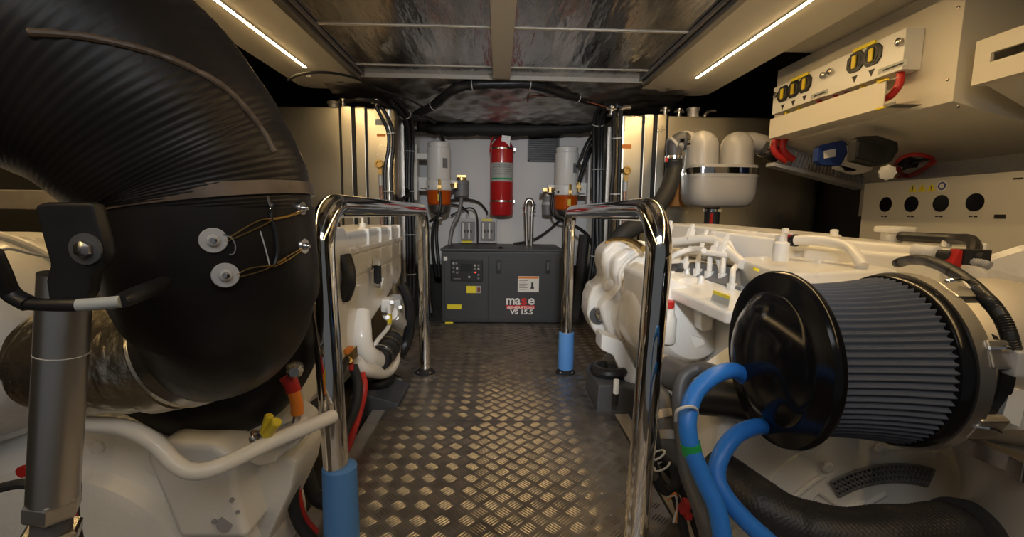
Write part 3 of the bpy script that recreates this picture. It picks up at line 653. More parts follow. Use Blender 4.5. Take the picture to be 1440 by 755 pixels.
# ---- switch boxes
def swbox(name, pxL, pxR, topR, botR, nsw, sws, lab, knobs, yel, plate):
    X = 1.85
    aR = onX(pxR, topR, X); bR = onX(pxR, botR, X); aL = onX(pxL, topR, X)
    y0, y1 = aR.y, aL.y; z1, z0 = aR.z, bR.z
    t = thing('battery_switch_box', lab, 'switch box', (X+.045, y0, z0))
    mk('cover', box(X, 1.939, y0, y1, z0, z1), M_wht, t, bevel=.004)
    def fb(px, py, w, h, d0, d1):
        c = onX(px, py, X); return box(X-d1, X-d0, c.y-w/2, c.y+w/2, c.z-h/2, c.z+h/2)
    for (px, py) in sws:
        c = onX(px, py, X)
        pts = []
        w, h, q = .114, .098, .026
        for dy, dz in ((-w/2+q, -h/2), (w/2-q, -h/2), (w/2, -h/2+q), (w/2, h/2-q), (w/2-q, h/2), (-w/2+q, h/2), (-w/2, h/2-q), (-w/2, -h/2+q)):
            pts.append(V((X, c.y+dy, c.z+dz)))
        s = mk('isolator_switch', prism(pts, (-.008, 0, 0)), M_gend, t, bevel=.002, label='black isolator switch with yellow handle')
        mk('switch_handle', box(X-.018, X-.008, c.y-.013, c.y+.013, c.z-.032, c.z+.032), M_yelh, s, bevel=.004)
        mk('switch_ring', [ring((X-.009, c.y, c.z), (1, 0, 0), .038, .003, 24, 6)], M_dkg, s)
        zc = c.z-.085
        mk('hazard_triangle', prism([V((X, c.y-.02, zc+.017)), V((X, c.y+.02, zc+.017)), V((X, c.y, zc-.017))], (-.001, 0, 0)), M_ink, t, smooth=False)
    for (px, py) in knobs:
        c = onX(px, py, X)
        mk('thumb_screw', lathe([(0, .012), (.004, .012), (.006, .018), (.02, .018), (.024, .012)], c, (-1, 0, 0), 14), M_steel, t)
    y = mk('yellow_label', fb(yel[0], yel[1], yel[2], .016, 0, .0105), M_yel, t)
    pl = mk('rating_plate', fb(plate[0], plate[1], plate[2], .026, 0, .001), M_labg, t)
    mk('rating_text', fb(plate[0]+1, plate[1], plate[2]*.7, .008, .001, .0015), M_ink, pl)
    return t
swbox('a', 1169, 1275, 38, 95, 2, [(1204, 87.5), (1228, 77.5)], 'nearer white battery switch box with two yellow-handled switches', [(1268, 59), (1170, 101)], (1217, 65.5, .14), (1255, 94, .16))
swbox('b', 1091, 1165, 89, 133, 3, [(1102, 132), (1117, 125.5), (1133, 118)], 'farther white battery switch box with three yellow-handled switches', [(1160, 106), (1093, 134)], (1126, 108.5, .16), (1152, 132.5, .14))
# ---- cream cable trunking below the switch boxes
X = 1.80
aN = onX(1246, 112, X); bN = onX(1246, 150, X); aF = onX(1083, 180, X)
yn, yf = aN.y, onX(1083, 170, X).y
t = thing('cable_trunking', 'cream cable trunking running below the battery switch boxes', 'trunking', (X+.05, yn, bN.z))
mk('trunking_cover', [box(X, X+.006, yn, yf, bN.z, aN.z), box(X+.006, 1.939, yn, yf, bN.z, bN.z+.006)], M_panel, t, smooth=False)
yc = onX(1289, 130, 1.90).y
mk('tray_floor', [box(X+.004, 1.93, yc, yn, bN.z, bN.z+.004), box(X+.004, X+.008, yc, yn, bN.z+.004, bN.z+.014)], M_alid, t, smooth=False)
mk('tray_rail', box(X+.004, X+.008, yc, yn, aN.z-.008, aN.z-.004), M_alid, t, smooth=False)

for z_ in (aN.z, bN.z): mk('yellow_edge', obox((X, yn+.015, z_), (.012, .05, .008)), M_yelh, t)
a = V((1.885, onX(1266, 92, 1.885).y, 0)); 
q1 = onX(1266, 90, 1.885); q2 = onX(1266, 112, 1.88); q3 = onX(1252, 135, 1.86)
loose('battery_cable', [q1, q2, onX(1262, 123, 1.87), q3, onX(1240, 148, 1.86)+V((0, 0, .03))], .017, M_redr, 'thick red cable dropping from the two-switch box into the trunking', 'cable', 12)
for px, py, s in ((1239, 107, 1), (1214, 118, .8), (1124, 152, .8), (1107, 157, 1)):
    q = onX(px, py, 1.885)
    mk('cable_gland', [lathe([(0, .016*s), (.03, .018*s), (.05, .014*s), (.075, .013*s)], q+V((0, 0, -.05)), (0, 0, 1), 12)], M_yelh, label={1239: 'yellow cable gland under the two-switch box, nearest the camera', 1214: 'yellow cable gland under the middle of the two-switch box', 1124: 'small yellow cable gland under the three-switch box', 1107: 'yellow cable gland at the far end under the three-switch box'}[px], cat='gland', group='yellow cable glands')
for k, (px, py) in enumerate(((1175, 138), (1190, 132), (1152, 146))):
    q = onX(px, py, 1.89)
    mk('battery_cable', [cyl(q+V((0, -.02, -.06)), q+V((0, .01, .05)), .013, 10)], M_redr if k != 1 else M_brown, label='dark red cable glimpsed between switch boxes and trunking', cat='cable', group='red cables above the trunking')
# ---- slotted duct under the rear edge
def slope(px, py, Y=None):
    # point on the sloping underside of the cabinet
    d = ray(px, py); n = V((cz-sz, 0, sx-1.94)).normalized(); p0 = V((1.94, 0, cz)); o = V((0, 0, CAMZ))
    return o+d*((p0-o).dot(n)/d.dot(n))
un = V((-(cz-sz), 0, -(sx-1.94))).normalized()   # outward normal of the underside
ud = V((sx-1.94, 0, sz-cz)).normalized()
t = thing('slotted_duct', 'grey slotted cable duct hanging under the far end of the overhead cabinet', 'cable duct', V((2.1, cy1-.05, 1.2)))
yd = cy1-.10
fr = Matrix((ud, (0, 1, 0), un)).transposed()
g = []; n = 24
T0, T1, B0, B1 = (1104, 203), (1212, 248), (1092, 228), (1213, 262)
def lp(a, b, u): return (a[0]+(b[0]-a[0])*u, a[1]+(b[1]-a[1])*u)
for k in range(n+1):
    u = k/n; w_ = .42/n
    q4 = [lp(T0, T1, u), lp(T0, T1, u+w_), lp(B0, B1, u+w_), lp(B0, B1, u)]
    g.append(prism([P(*q, yd) for q in q4], (0, .004, 0)))
g.append(prism([P(*q, yd) for q in (T0, (1215, 249), (1215, 252), (1103, 207))], (0, .006, 0)))
g.append(prism([P(*q, yd+.06) for q in (T0, (1215, 248), (1215, 262), B0)], (0, .004, 0)))
g.append(prism([P(*q, yd-.03) for q in ((1089, 228), (1215, 259), (1215, 266), (1088, 233))], (0, .095, 0)))
mk('duct', g, M_ltg, t, smooth=False)
for k, pts in enumerate((((1098, 190), (1090, 200), (1089, 211), (1096, 220), (1106, 226)), ((1108, 190), (1101, 200), (1101, 210), (1108, 219), (1116, 224)))):
    loose('battery_cable', [P(a, b, yd-.06-.02*k) for a, b in pts], .022, M_redr, ('left' if k == 0 else 'right')+' of two thick red cables looping into the slotted duct', 'cable', 14)
t = thing('circuit_breaker', 'navy blue framed switch with white label under the overhead cabinet', 'switch', P(1170, 230, 2.75))
mk('blue_frame', slab([(1155, 204), (1183, 197), (1190, 202), (1188, 225), (1180, 233), (1156, 232), (1150, 226), (1151, 209)], 2.72, .05), M_bluep, t, bevel=.006)
mk('label', slab([(1159, 212), (1175, 209), (1175, 220), (1159, 223)], 2.716, .003), M_lab, t, smooth=False)
mk('side_cover', slab([(1184, 197), (1190, 200), (1192, 215), (1183, 232), (1181, 232)], 2.73, .06), M_bluep, t, bevel=.003)
wb = mk('white_box', slab([(1186, 203), (1208, 207), (1203, 228), (1230, 233), (1226, 240), (1210, 245), (1180, 236), (1184, 222)], 2.79, .07), M_wht, label='white box between the blue framed switch and the black box', cat='box', bevel=.008)
mk('dark_slot', slab([(1180, 232), (1204, 238), (1203, 241), (1190, 240)], 2.79, .012), M_gend, wb)
t = thing('relay_box', 'black relay box fixed under the overhead cabinet', 'box', P(1232, 235, 2.45))
mk('body', slab([(1204, 197), (1213, 191), (1236, 190), (1264, 199), (1265, 212), (1254, 228), (1234, 234), (1201, 226)], 2.42, .06), M_matt, t, bevel=.012)
mk('cover_face', slab([(1208, 200), (1226, 198), (1250, 205), (1246, 222), (1232, 228), (1206, 221)], 2.405, .02), M_gend, t, bevel=.004)
mk('knob', lathe([(0, .012), (.02, .012), (.022, .036), (.045, .038), (.05, .02)], P(1243, 241, 2.42), (-.3, -1, -.25), 24, wave=lambda i, th: 1+.09*math.cos(th*8) if i >= 2 else 1), M_wht, label='cream star knob below the black relay box', cat='knob')
def lead(pts, r, m, lab, dy=.06):
    loose('battery_cable', [slope(a, b)+un*dy for a, b in pts], r, m, lab, 'cable', 12)
lead([(1262, 224), (1268, 212), (1280, 204), (1298, 202), (1313, 206), (1318, 211)], .011, M_redr, 'upper red cable loop beside the black relay box')
lead([(1318, 212), (1310, 219), (1296, 228), (1284, 234), (1273, 232), (1268, 224)], .014, M_redr, 'lower red cable loop beside the black relay box')
lead([(1312, 208), (1300, 211), (1288, 216), (1276, 224)], .010, M_matt, 'black lead between the two red cable loops')
lead([(1272, 233), (1264, 240), (1252, 246)], .009, M_redr, 'short red lead behind the cream star knob')
mk('terminal', obox(slope(1282, 217)+un*.05, (.07, .07, .05), fr), M_matt, label='black terminal block inside the red cable loops', cat='terminal', bevel=.006)
mk('terminal_lug', obox(slope(1270, 236)+un*.06, (.02, .05, .015), fr), M_copper, label='copper terminal lug beside the cream star knob', cat='terminal', bevel=.002)
# ---- panel with round holes
PX = 2.36
struct('trim_15', box(2.62, 2.648, .9, cy1, 1.0, sz+.02), M_panel2)
a = onX(1216, 258, PX); ztop = a.z
t = thing('vented_wall_panel', 'cream side panel with four round black openings and warning triangles', 'panel', (PX, 1.9, .62))
mk('sheet', box(PX, PX+.02, .9, a.y, .6, ztop), M_panel, t, bevel=.003)
for px, py, r in ((1245.5, 287.5, .045), (1281.5, 287, .045), (1323, 286, .045), (1371, 284.5, .045)):
    c = onX(px, py, PX); mk('round_opening', lathe([(0, r), (.002, r*.99), (.0021, r*.85)], c, (-1, 0, 0), 28), M_gloss, t)
for px, py in ((1284, 265), (1297, 264.5), (1310, 264)):
    c = onX(px, py, PX); s = mk('warning_triangle', prism([V((PX, c.y+.026, c.z-.02)), V((PX, c.y-.026, c.z-.02)), V((PX, c.y, c.z+.024))], (-.0015, 0, 0)), M_yel, t, smooth=False)
    mk('exclamation_mark', [box(PX-.0025, PX-.0015, c.y-.002, c.y+.002, c.z-.008, c.z+.012), box(PX-.0025, PX-.0015, c.y-.002, c.y+.002, c.z-.015, c.z-.011)], M_ink, s, smooth=False)
c = onX(1325, 261.5, PX); mk('round_sticker', lathe([(0, .03), (.0015, .03)], c, (-1, 0, 0), 24), M_wht, t)
mk('sticker_mark', [ring(c+V((-.002, 0, 0)), (1, 0, 0), .018, .0035, 20, 6)], M_bluep, t)
for px in (1243, 1280, 1320, 1368, 1406):
    c = onX(px, 304.5, PX); mk('printed_caption', [box(PX-.001, PX, c.y-.022, c.y-.004, c.z-.004, c.z+.004), box(PX-.001, PX, c.y+.002, c.y+.02, c.z-.003, c.z+.003)] if px != 1406 else box(PX-.001, PX, c.y-.025, c.y+.025, c.z-.010, c.z+.010), M_ink, t, smooth=False)
c = onX(1432, 251, PX); mk('printed_caption', box(PX-.001, PX, c.y-.02, c.y+.02, c.z-.004, c.z+.004), M_ink, t, smooth=False)
# ================================================================== RIGHT ENGINE
E = thing('marine_engine', 'white marine diesel engine right of the walkway', 'engine', (1.15, 2.0, -.16), 'white marine engines')
# crankcase body and sump
mk('engine_block', prism([V((1.0, 1.30, -.05)), V((.98, 1.30, .30)), V((1.0, 1.30, .62)), V((1.12, 1.30, .74)), V((1.75, 1.30, .70)), V((1.85, 1.30, .25)), V((1.6, 1.30, -.05))], (0, 1.50, 0)), M_white, E, bevel=.03, bseg=3)
mk('oil_sump', prism([V((.95, 1.45, -.05)), V((1.55, 1.45, -.05)), V((1.45, 1.45, -.16)), V((1.02, 1.45, -.16))], (0, 1.2, 0)), M_white, E, bevel=.02)
# swept front cover lobes (layered)
mk('front_cover', slab([(862, 340), (848, 352), (846, 370), (850, 388), (846, 398), (834, 403), (828, 420), (826, 442), (833, 462), (846, 480), (858, 492), (872, 528), (890, 556), (925, 560), (960, 500), (960, 350), (900, 338)], 2.62, .22), M_white, E, bevel=.035, bseg=4)
mk('front_cover', slab([(882, 350), (864, 364), (861, 388), (868, 402), (852, 420), (843, 432), (848, 450), (856, 470), (872, 500), (884, 530), (930, 540), (950, 400), (945, 352)], 2.52, .14), M_white, E, bevel=.03, bseg=4)
mk('front_cover', slab([(912, 385), (884, 395), (876, 412), (881, 424), (870, 432), (864, 452), (870, 470), (886, 505), (900, 520), (935, 520), (950, 400)], 2.42, .14), M_white, E, bevel=.028, bseg=4)
mk('cover_rib', tube([P(905, 352, 2.52), P(884, 366, 2.5), P(872, 384, 2.5), P(871, 402, 2.5), P(858, 420, 2.51)], .012, 10), M_white, E)
mk('cover_rib', tube([P(920, 378, 2.44), P(897, 392, 2.42), P(886, 410, 2.42), P(878, 428, 2.42), P(868, 446, 2.42), P(874, 476, 2.42), P(890, 512, 2.42)], .011, 10), M_white, E)
mk('inspection_window', [lathe([(0, .05), (.01, .05), (.012, .035)], P(841, 443, 2.60), (-.2, -1, 0), 20)], M_dkg, E)
mk('inspection_fitting', [cyl(P(838, 437, 2.6), P(845, 450, 2.56), .018, 8), obox(P(842, 436, 2.56), (.04, .03, .03))], M_steel, E, bevel=.003)
for a, b, Y in ((886, 443, 2.40), (856, 400, 2.60)): mk('cover_boss', lathe([(0, .035), (.02, .035), (.03, .02)], P(a, b, Y), (0, -1, 0), 18), M_white, E)
mk('gasket_band', tube([P(853, 343, 2.72), P(868, 337, 2.68), P(890, 340, 2.55), P(905, 350, 2.4)], .018, 8), M_brass, E, label='brass coloured edge strip')
# big smooth housing with bottle
mk('cooler_housing', tube([P(905, 440, 2.3), P(930, 445, 2.18), P(957, 447, 2.06), P(975, 447, 1.98)], [.17, .21, .215, .18], 30, 6), M_white, E, ang=60)
mk('cooler_shoulder', slab([(905, 388), (925, 378), (960, 398), (1000, 412), (1000, 424), (985, 432), (978, 460), (930, 440), (905, 440)], 1.98, .34), M_white, E, bevel=.02, bseg=3)
bt = mk('fluid_bottle', lathe([(0, .03), (.01, .036), (.11, .036), (.13, .026), (.165, .024)], P(938, 482, 1.93), (0, 0, 1), 20), M_white, E)
mk('bottle_cap', lathe([(0, .028), (.028, .028), (.032, .024)], P(939, 432.5, 1.93), (0, 0, 1), 20), M_redr, bt, label='red bottle cap')
mk('bracket_block', [slab([(985, 412), (1020, 416), (1018, 428), (1006, 430), (1002, 465), (986, 466)], 1.9, .12)], M_white, E, bevel=.01)
mk('side_flange', [slab([(972, 470), (992, 478), (993, 486), (975, 492)], 1.95, .1), slab([(955, 452), (985, 455), (984, 474), (955, 480)], 2.02, .12)], M_white, E, bevel=.01)
mk('head_deck', prism([P(900, 376, 2.55), P(935, 374, 2.5), P(1050, 410, 1.75), P(1075, 440, 1.5), P(1020, 438, 1.6), P(925, 398, 2.1)], (0, .0, -.05)), M_white, E, bevel=.012, bseg=3)
# outboard valve cover, stepping to the header tank
a, b = P(940, 314, 2.9), P(1106, 330, 2.0)
w = V((.34, .10, 0))
mk('valve_cover', loftbox(a, b, .19, w), M_white, E, bevel=.016, bseg=3)
mk('valve_cover_flange', loftbox(a+V((-.02, -.01, -.13)), b+V((-.02, -.03, -.13)), .035, w), M_white, E, bevel=.008)
a2, b2 = P(1008, 322, 2.35), P(1112, 334, 1.98)
mk('cover_step', loftbox(a2+V((-.05, -.02, -.005)), b2+V((-.04, -.03, -.01)), .16, V((.2, .1, 0))), M_white, E, bevel=.014, bseg=3)
# inboard cover with broad top
mk('valve_cover', hexa([P(1032, 402, 2.02), P(1135, 432, 1.45), P(1290, 420, 1.55), P(1130, 392, 2.1), P(1034, 363, 2.02), P(1100, 385, 1.50), P(1262, 378, 1.55), P(1120, 355, 2.1)]), M_white, E, bevel=.014, bseg=3)
mk('cover_stud', lathe([(0, .028), (.01, .03), (.07, .028), (.078, .014), (.09, .014)], P(1097, 367, 1.72), (0, 0, 1), 18), M_white, E)
for x, y, Y in ((1150, 371, 1.7), (1070, 366, 1.9), (1060, 354, 2.1)): mk('cover_bolt', lathe([(0, .012), (.015, .012)], P(x, y, Y), (0, 0, 1), 6), M_white, E)
# injector lines
rail_pts = [P(920, 346, 2.6), P(960, 345, 2.45), P(1000, 349, 2.3), P(1040, 352, 2.15), P(1060, 366, 1.95)]
mk('valley_shade_plate', prism([P(925, 372, 2.5), P(985, 368, 2.3), P(1040, 378, 1.95), P(1042, 404, 1.78), P(985, 392, 2.1), P(930, 382, 2.4)], (0, 0, -.02)), M_grey, E, label='valley plate under the injectors, grey to stand in for recess shade')  # grey tone paints in the dark gaps below the injectors
mk('fuel_rail', tube([P(930, 366, 2.4), P(970, 355, 2.2), P(1010, 357, 2.05), P(1030, 360, 2.0)], .013, 10), M_tube, E)
mk('fuel_rail', tube([P(915, 338, 2.55), P(945, 340, 2.4), P(985, 336, 2.25), P(1010, 340, 2.15), P(1030, 358, 2.0), P(1045, 372, 1.9)], .022, 12), M_tube, E)
mk('coolant_rail', tube([P(915, 327, 2.7), P(940, 340, 2.5), P(975, 340, 2.35), P(1005, 337, 2.25)], .028, 12), M_tube, E)
for k, (x, y, Y) in enumerate(((965, 352, 2.3), (982, 354, 2.22), (998, 358, 2.14), (1017, 362, 2.05), (1030, 378, 1.9))):
    nz = mk('injector', [lathe([(0, .030), (.02, .030), (.022, .022), (.07, .022), (.072, .012), (.10, .010)], P(x-2, y+44, Y-.06), (0, 0, 1), 8)], M_tube, E, ang=40)
    mk('injector_pipe', tube([P(x-1, y+26, Y-.06), P(x, y+12, Y-.05), P(x+1, y+2, Y-.02), P(x+6, y-4, Y+.03)], .012, 10), M_tube, nz)
for k, (pa, pb, pc, pd) in enumerate((((933, 374), (950, 358), (975, 350), (990, 352)), ((990, 362), (1000, 354), (1010, 366), (1017, 392)), ((1004, 345), (1022, 340), (1030, 352), (1046, 376)))):
    mk('injector_pipe', tube([P(*pa, 2.2), P(*pb, 2.15), P(*pc, 2.1), P(*pd, 2.0)], .013, 10), M_tube, E)
for x, y, Y in ((941, 322, 2.5), (966, 338, 2.35), (972, 327, 2.35), (991, 335, 2.3), (1005, 352, 2.1), (1016, 352, 2.05), (985, 354, 2.2), (963, 372, 2.2), (1020, 342, 2.15)):
    mk('pipe_union', [lathe([(-.02, .022), (.02, .022), (.022, .012), (.045, .010)], P(x, y, Y), (.2, 0, 1), 6)], M_white, E)
mk('sensor', [lathe([(0, .02), (.05, .016), (.07, .009)], P(985, 409, 2.0), (0, 0, 1), 10)], M_white, E)
mk('red_cap', lathe([(0, .011), (.02, .011)], P(985, 400, 2.0), (0, 0, 1), 10), M_redr, E)
mk('sensor', [lathe([(0, .024), (.04, .018), (.08, .008)], P(965, 402, 2.1), (0, 0, 1), 10), lathe([(0, .02), (.04, .018), (.05, .01)], P(945, 396, 2.1), (0, 0, 1), 10)], M_white, E)
for g_ in (cyl(P(975, 409, 2.02), P(978, 410, 1.98), .014, 8), cyl(P(993, 415, 1.95), P(997, 417, 1.9), .013, 8), cyl(P(957, 372, 2.2), P(957, 380, 2.18), .016, 8), cyl(P(969, 336, 2.3), P(966, 337, 2.3), .01, 8)): mk('dark_port', g_, M_dkg, E)
a = P(1001, 411, 1.75); b = P(1024, 422, 1.62); n1 = (b-a).normalized()
mk('yellow_data_plate', prism([P(1003, 409, 1.75), P(1026, 417, 1.62), P(1024, 431, 1.62), P(1000, 420, 1.75)], (.01, .015, 0)), M_labg, E, smooth=False)
mk('plate_header', prism([P(1003, 408.5, 1.748), P(1026, 416.5, 1.618), P(1025.6, 421, 1.618), P(1002, 413, 1.748)], (.01, .015, 0)), M_yel, E, smooth=False)
mk('valve_cover_label', slab([(1061, 376), (1068, 378), (1068, 382), (1060, 380)], 1.68, .01), M_yel, E)
# header tank group
ha, hb = P(1108, 330, 2.02), P(1398, 356, 1.42)
hw = V((.22, .26, 0))
mk('header_tank', loftbox(ha, hb, .14, hw), M_white, E, bevel=.02, bseg=3)
mk('header_flange', loftbox(ha+V((-.012, -.015, -.045)), hb+V((.02, -.03, -.045)), .022, hw), M_white, E, bevel=.006)
mk('header_lower', loftbox(P(1130, 345, 1.9), P(1330, 362, 1.48), .18, V((.2, .24, 0))), M_white, E, bevel=.02, bseg=3)
cpz = P(1257, 333, 1.86)
mk('filler_cap', lathe([(-.03, .045), (.018, .045), (.02, .068), (.03, .07), (.042, .068), (.044, .05)], cpz, (0, 0, 1), 28), M_white, E)
for x, y, Y in ((1104, 326, 2.1), (1173, 328, 2.0), (1331, 343, 1.62), (1380, 349, 1.5)): mk('tank_bolt', lathe([(-.01, .016), (.014, .016), (.018, .008)], P(x, y, Y), (0, 0, 1), 8), M_white, E)
mk('coolant_pipe', tube([P(1119, 338, 1.88), P(1150, 338, 1.8), P(1180, 343, 1.72), P(1196, 350, 1.66), P(1205, 362, 1.6), P(1213, 375, 1.56)], .020, 14), M_tube, E)
mk('pipe_end', [cyl(P(1115, 338, 1.9), P(1120, 338, 1.88), .026, 12)], M_gend, E)
mk('sensor_block', [obox(P(1101, 338, 1.96), (.05, .04, .05)), obox(P(1109, 335, 1.93), (.02, .04, .05))], M_white, E, bevel=.004)
mk('sensor_mark', [obox(P(1113, 333, 1.9), (.022, .02, .02))], M_redr, E)
mk('corrugated_conduit', tube([P(1285, 352, 1.45), P(1300, 354, 1.42), P(1318, 356, 1.38)], .020, 14, 30, wave=lambda u, th: 1+.12*math.sin(u*80)), M_wht, E)
# breather hose etc
loose('breather_hose', [P(1266, 332, 1.8), P(1300, 334, 1.7), P(1340, 336, 1.6), P(1362, 337, 1.5), P(1370, 345, 1.42), P(1369, 358, 1.38)], .019, M_rub, 'black breather hose from the filler cap along the header tank', 'hose')
t = thing('wiring_connector', 'black connector with red end on top of the intake elbow', 'connector', P(1350, 362, 1.3))
mk('plug', [cyl(P(1318, 358, 1.36), P(1338, 360, 1.33), .017, 12), obox(P(1364, 361, 1.32), (.08, .05, .045)), cyl(P(1355, 355, 1.32), P(1378, 362, 1.30), .016, 10)], M_matt, t, bevel=.003)
mk('red_sleeve', obox(P(1344, 363, 1.32), (.03, .03, .05), rot=(0, .4, 0)), M_redr, t, bevel=.003)
mk('tail_conduit', tube([P(1366, 368, 1.3), P(1380, 370, 1.28), P(1392, 374, 1.26)], .011, 10, 20, wave=lambda u, th: 1+.15*math.sin(u*60)), M_ltg, t)
mk('mounting_bracket', prism([P(1375, 372, 1.45), P(1440, 352, 1.35), P(1470, 345, 1.3), P(1470, 400, 1.3), P(1380, 395, 1.45)], (.01, .03, .01)), M_white, E, smooth=False)
# flywheel housing
FC = V((1.13, 1.18, -.05))
mk('flywheel_housing', lathe([(0, .30), (.01, .40), (.03, .44), (.09, .45), (.13, .47), (.16, .47), (.17, .44), (.4, .42)], FC+V((0, 0, 0)), (0, 1, 0), 56), M_white, E, ang=40)
mk('housing_rib', [tube([FC+V((r*math.cos(a), -.004, r*math.sin(a))) for a in [s+(e-s)*k/8 for k in range(9)]], .007, 8, 2) for r, s, e in ((.40, 1.2, 1.75), (.25, 1.9, 2.3), (.38, 2.15, 2.6))]+[tube([FC+V(p), FC+V(q)], .007, 8, 1) for p, q in (((-.30, .0, .17), (-.22, -.002, .27)), ((-.22, -.002, .27), (-.12, -.002, .20)), ((-.12, -.002, .2), (-.02, -.002, .26)), ((-.28, 0, .10), (-.18, 0, .12)))], M_white, E)
for a in (.5, .9, 1.3, 1.7, 2.1, 2.5, 2.9): mk('housing_bolt', lathe([(0, .016), (.012, .016), (.016, .010)], FC+V((.40*math.cos(a), 0, .40*math.sin(a))), (0, -1, 0), 8), M_white, E)
R0 = .30
vs = []; 
grid = []
for r in (R0, R0+.017, R0+.034, R0+.051):
    grid.append(tube([FC+V((r*math.cos(math.radians(72+50*k/14)), -.006, r*math.sin(math.radians(72+50*k/14)))) for k in range(15)], .0042, 6, 2))
for k in range(24):
    a = math.radians(72+50*k/23); grid.append(tube([FC+V((r*math.cos(a), -.006, r*math.sin(a))) for r in (R0, R0+.051)], .0042, 6, 1))
vent = mk('vent_grille', grid, M_grey, E)
vs = []; n = 20
arc = [FC+V((r*math.cos(math.radians(72+50*k/n)), -.003, r*math.sin(math.radians(72+50*k/n)))) for r in (R0, R0+.051) for k in range(n+1)]
mk('vent_opening', (arc+[p+V((0, .004, 0)) for p in arc], [(k, k+1, n+2+k, n+1+k) for k in range(n)]), M_gend, E)
mk('housing_skirt', prism([V((.62, 1.22, .16)), V((.66, 1.22, .48)), V((.82, 1.22, .60)), V((1.6, 1.22, .60)), V((1.6, 1.22, .1)), V((.75, 1.22, -.02))], (0, .25, 0)), M_white, E, bevel=.03, bseg=3)
# ---- engine mounts
def mount(c, label, sgn):
    t = thing('engine_mount', label, 'engine mount', (c.x, c.y, -.16), 'grey engine mounts')
    mk('mount_base', prism([V((c.x-.10, c.y-.16, -.155)), V((c.x+.16, c.y-.16, -.155)), V((c.x+.16, c.y-.16, c.z-.09)), V((c.x+.0, c.y-.16, c.z-.045)), V((c.x-.09, c.y-.16, c.z-.05))], (0, .30, 0)), M_dkg, t, bevel=.012)
    mk('rubber_ring', [ring(c+V((0, 0, -.02)), (0, 0, 1), .075, .028, 28, 10), lathe([(-.05, .06), (-.03, .06)], c, (0, 0, 1), 20)], M_rub, t)
    mk('mount_bolt', [lathe([(-.04, .05), (-.02, .05), (-.018, .02), (.03, .02), (.032, .03), (.055, .03)], c, (0, 0, 1), 6)], M_steel, t)
    return t
mount(P(856, 514, 2.35), 'grey engine mount with black rubber ring beside the right walkway edge', 1)
mount(P(528, 528, 2.40), 'dark engine mount under the pipe elbow beside the left walkway edge', -1)
mk('mount_arm', slab([(846, 470), (875, 480), (900, 530), (912, 570), (890, 560), (862, 500), (845, 492)], 2.30, .14), M_white, E, bevel=.01)
t = thing('wiring_plug', 'small white plug with black end hanging by the right engine mount', 'connector', P(867, 560, 2.1))
mk('plug', [cyl(P(867, 534, 2.1), P(866, 553, 2.1), .014, 10)], M_wht, t); mk('plug_end', [cyl(P(866, 553, 2.1), P(865, 568, 2.1), .015, 10)], M_rub, t)
# ================================================================== AIR FILTER
AY = 1.0; ac = P(1098, 500, AY); AX = ac.x; az = ac.z; AR = .186
az = (P(1098, 379, AY).z+P(1098, 621, AY).z)/2; AR = (P(1098, 379, AY).z-P(1098, 621, AY).z)/2
AX -= .025; AR -= .004
t = thing('air_filter', 'large pleated dark blue-grey air filter with gloss black end cap', 'air filter', (AX+.15, AY, az-AR))
o = V((AX, AY, az)); ax = V((1, 0, 0))
mk('end_cap', lathe([(-.058, .001), (-.057, .03), (-.052, .065), (-.042, .098), (-.026, .125), (-.010, .141), (-.002, .148), (-.0, .156), (.000, .168), (.004, AR-.004), (.012, AR), (.022, AR), (.03, AR-.004), (.032, AR-.02)], o, ax, 72), M_gloss, t, ang=50)
npl = 72
Lp = onX(1330, 490, AX+.27)
mk('pleated_body', lathe([(.026, .168), (.06, .167), (.11, .168), (.17, .172), (.22, .178), (.262, .184)], o, ax, npl*8, wave=lambda i, th: 1+.024*math.sin(th*npl)), M_filter, t, ang=80)
mk('end_band', lathe([(.255, .181), (.258, .191), (.264, .194), (.282, .195), (.288, .19), (.288, .15)], o, ax, 64), M_gloss, t)
bd = mk('steel_band', lathe_open([(.284, .188), (.284, .199), (.315, .199), (.315, .188)], o, ax, 64), M_post, t)
mk('outlet_collar', lathe([(.30, .16), (.34, .155), (.36, .135), (.40, .13)], o, ax, 48), M_rub, t)
for a in (-.45, .35, 1.1):
    d = V((0, -math.cos(a), math.sin(a)))
    cl = mk('toggle_clip', [obox(o+V((.335, 0, 0))+d*.192, (.06, .055, .020), Matrix((V((1, 0, 0)), d.cross(V((1, 0, 0))), d)).transposed())], M_post, t, bevel=.005)
    mk('clip_loop', tube([o+V((.30, 0, .012))+d*.204, o+V((.33, 0, .012))+d*.210, o+V((.355, 0, .0))+d*.204], .004, 6), M_chrome, cl)
# intake elbow + downpipe
t = thing('intake_elbow', 'cast aluminium intake elbow behind the air filter at the right edge', 'pipe', (1.25, 1.05, .45))
X0 = AX+.375
pts = [V((X0-.02, AY+.0, az)), V((X0+.07, AY+.01, az+.015)), V((X0+.17, AY+.03, az+.02)), V((X0+.27, AY+.03, az-.04)), V((X0+.285, AY+.01, az-.13)), V((X0+.27, AY-.03, az-.20))]
mk('elbow_casting', tube(pts, [.135, .15, .165, .17, .165, .155], 40, 10), M_ali, t, ang=60)
mk('neck_band', band(V((X0+.03, AY, az)), ax, .140, .03, .004, 40), M_gend, t)
zf = pts[-1].z
fc = V((X0+.27, AY-.03, zf-.0))
vb = mk('clamp_band', [lathe_open([(-.022, .158), (-.018, .185), (.018, .185), (.022, .158)], fc, (0, 0, 1), 48)], M_steel, t)
mk('clamp_bolt', [cyl(fc+V((-.17, -.10, 0)), fc+V((-.10, -.165, 0)), .010, 10), obox(fc+V((-.165, -.10, 0)), (.035, .03, .045)), obox(fc+V((-.11, -.16, 0)), (.03, .03, .045))], M_steel, vb, bevel=.003)
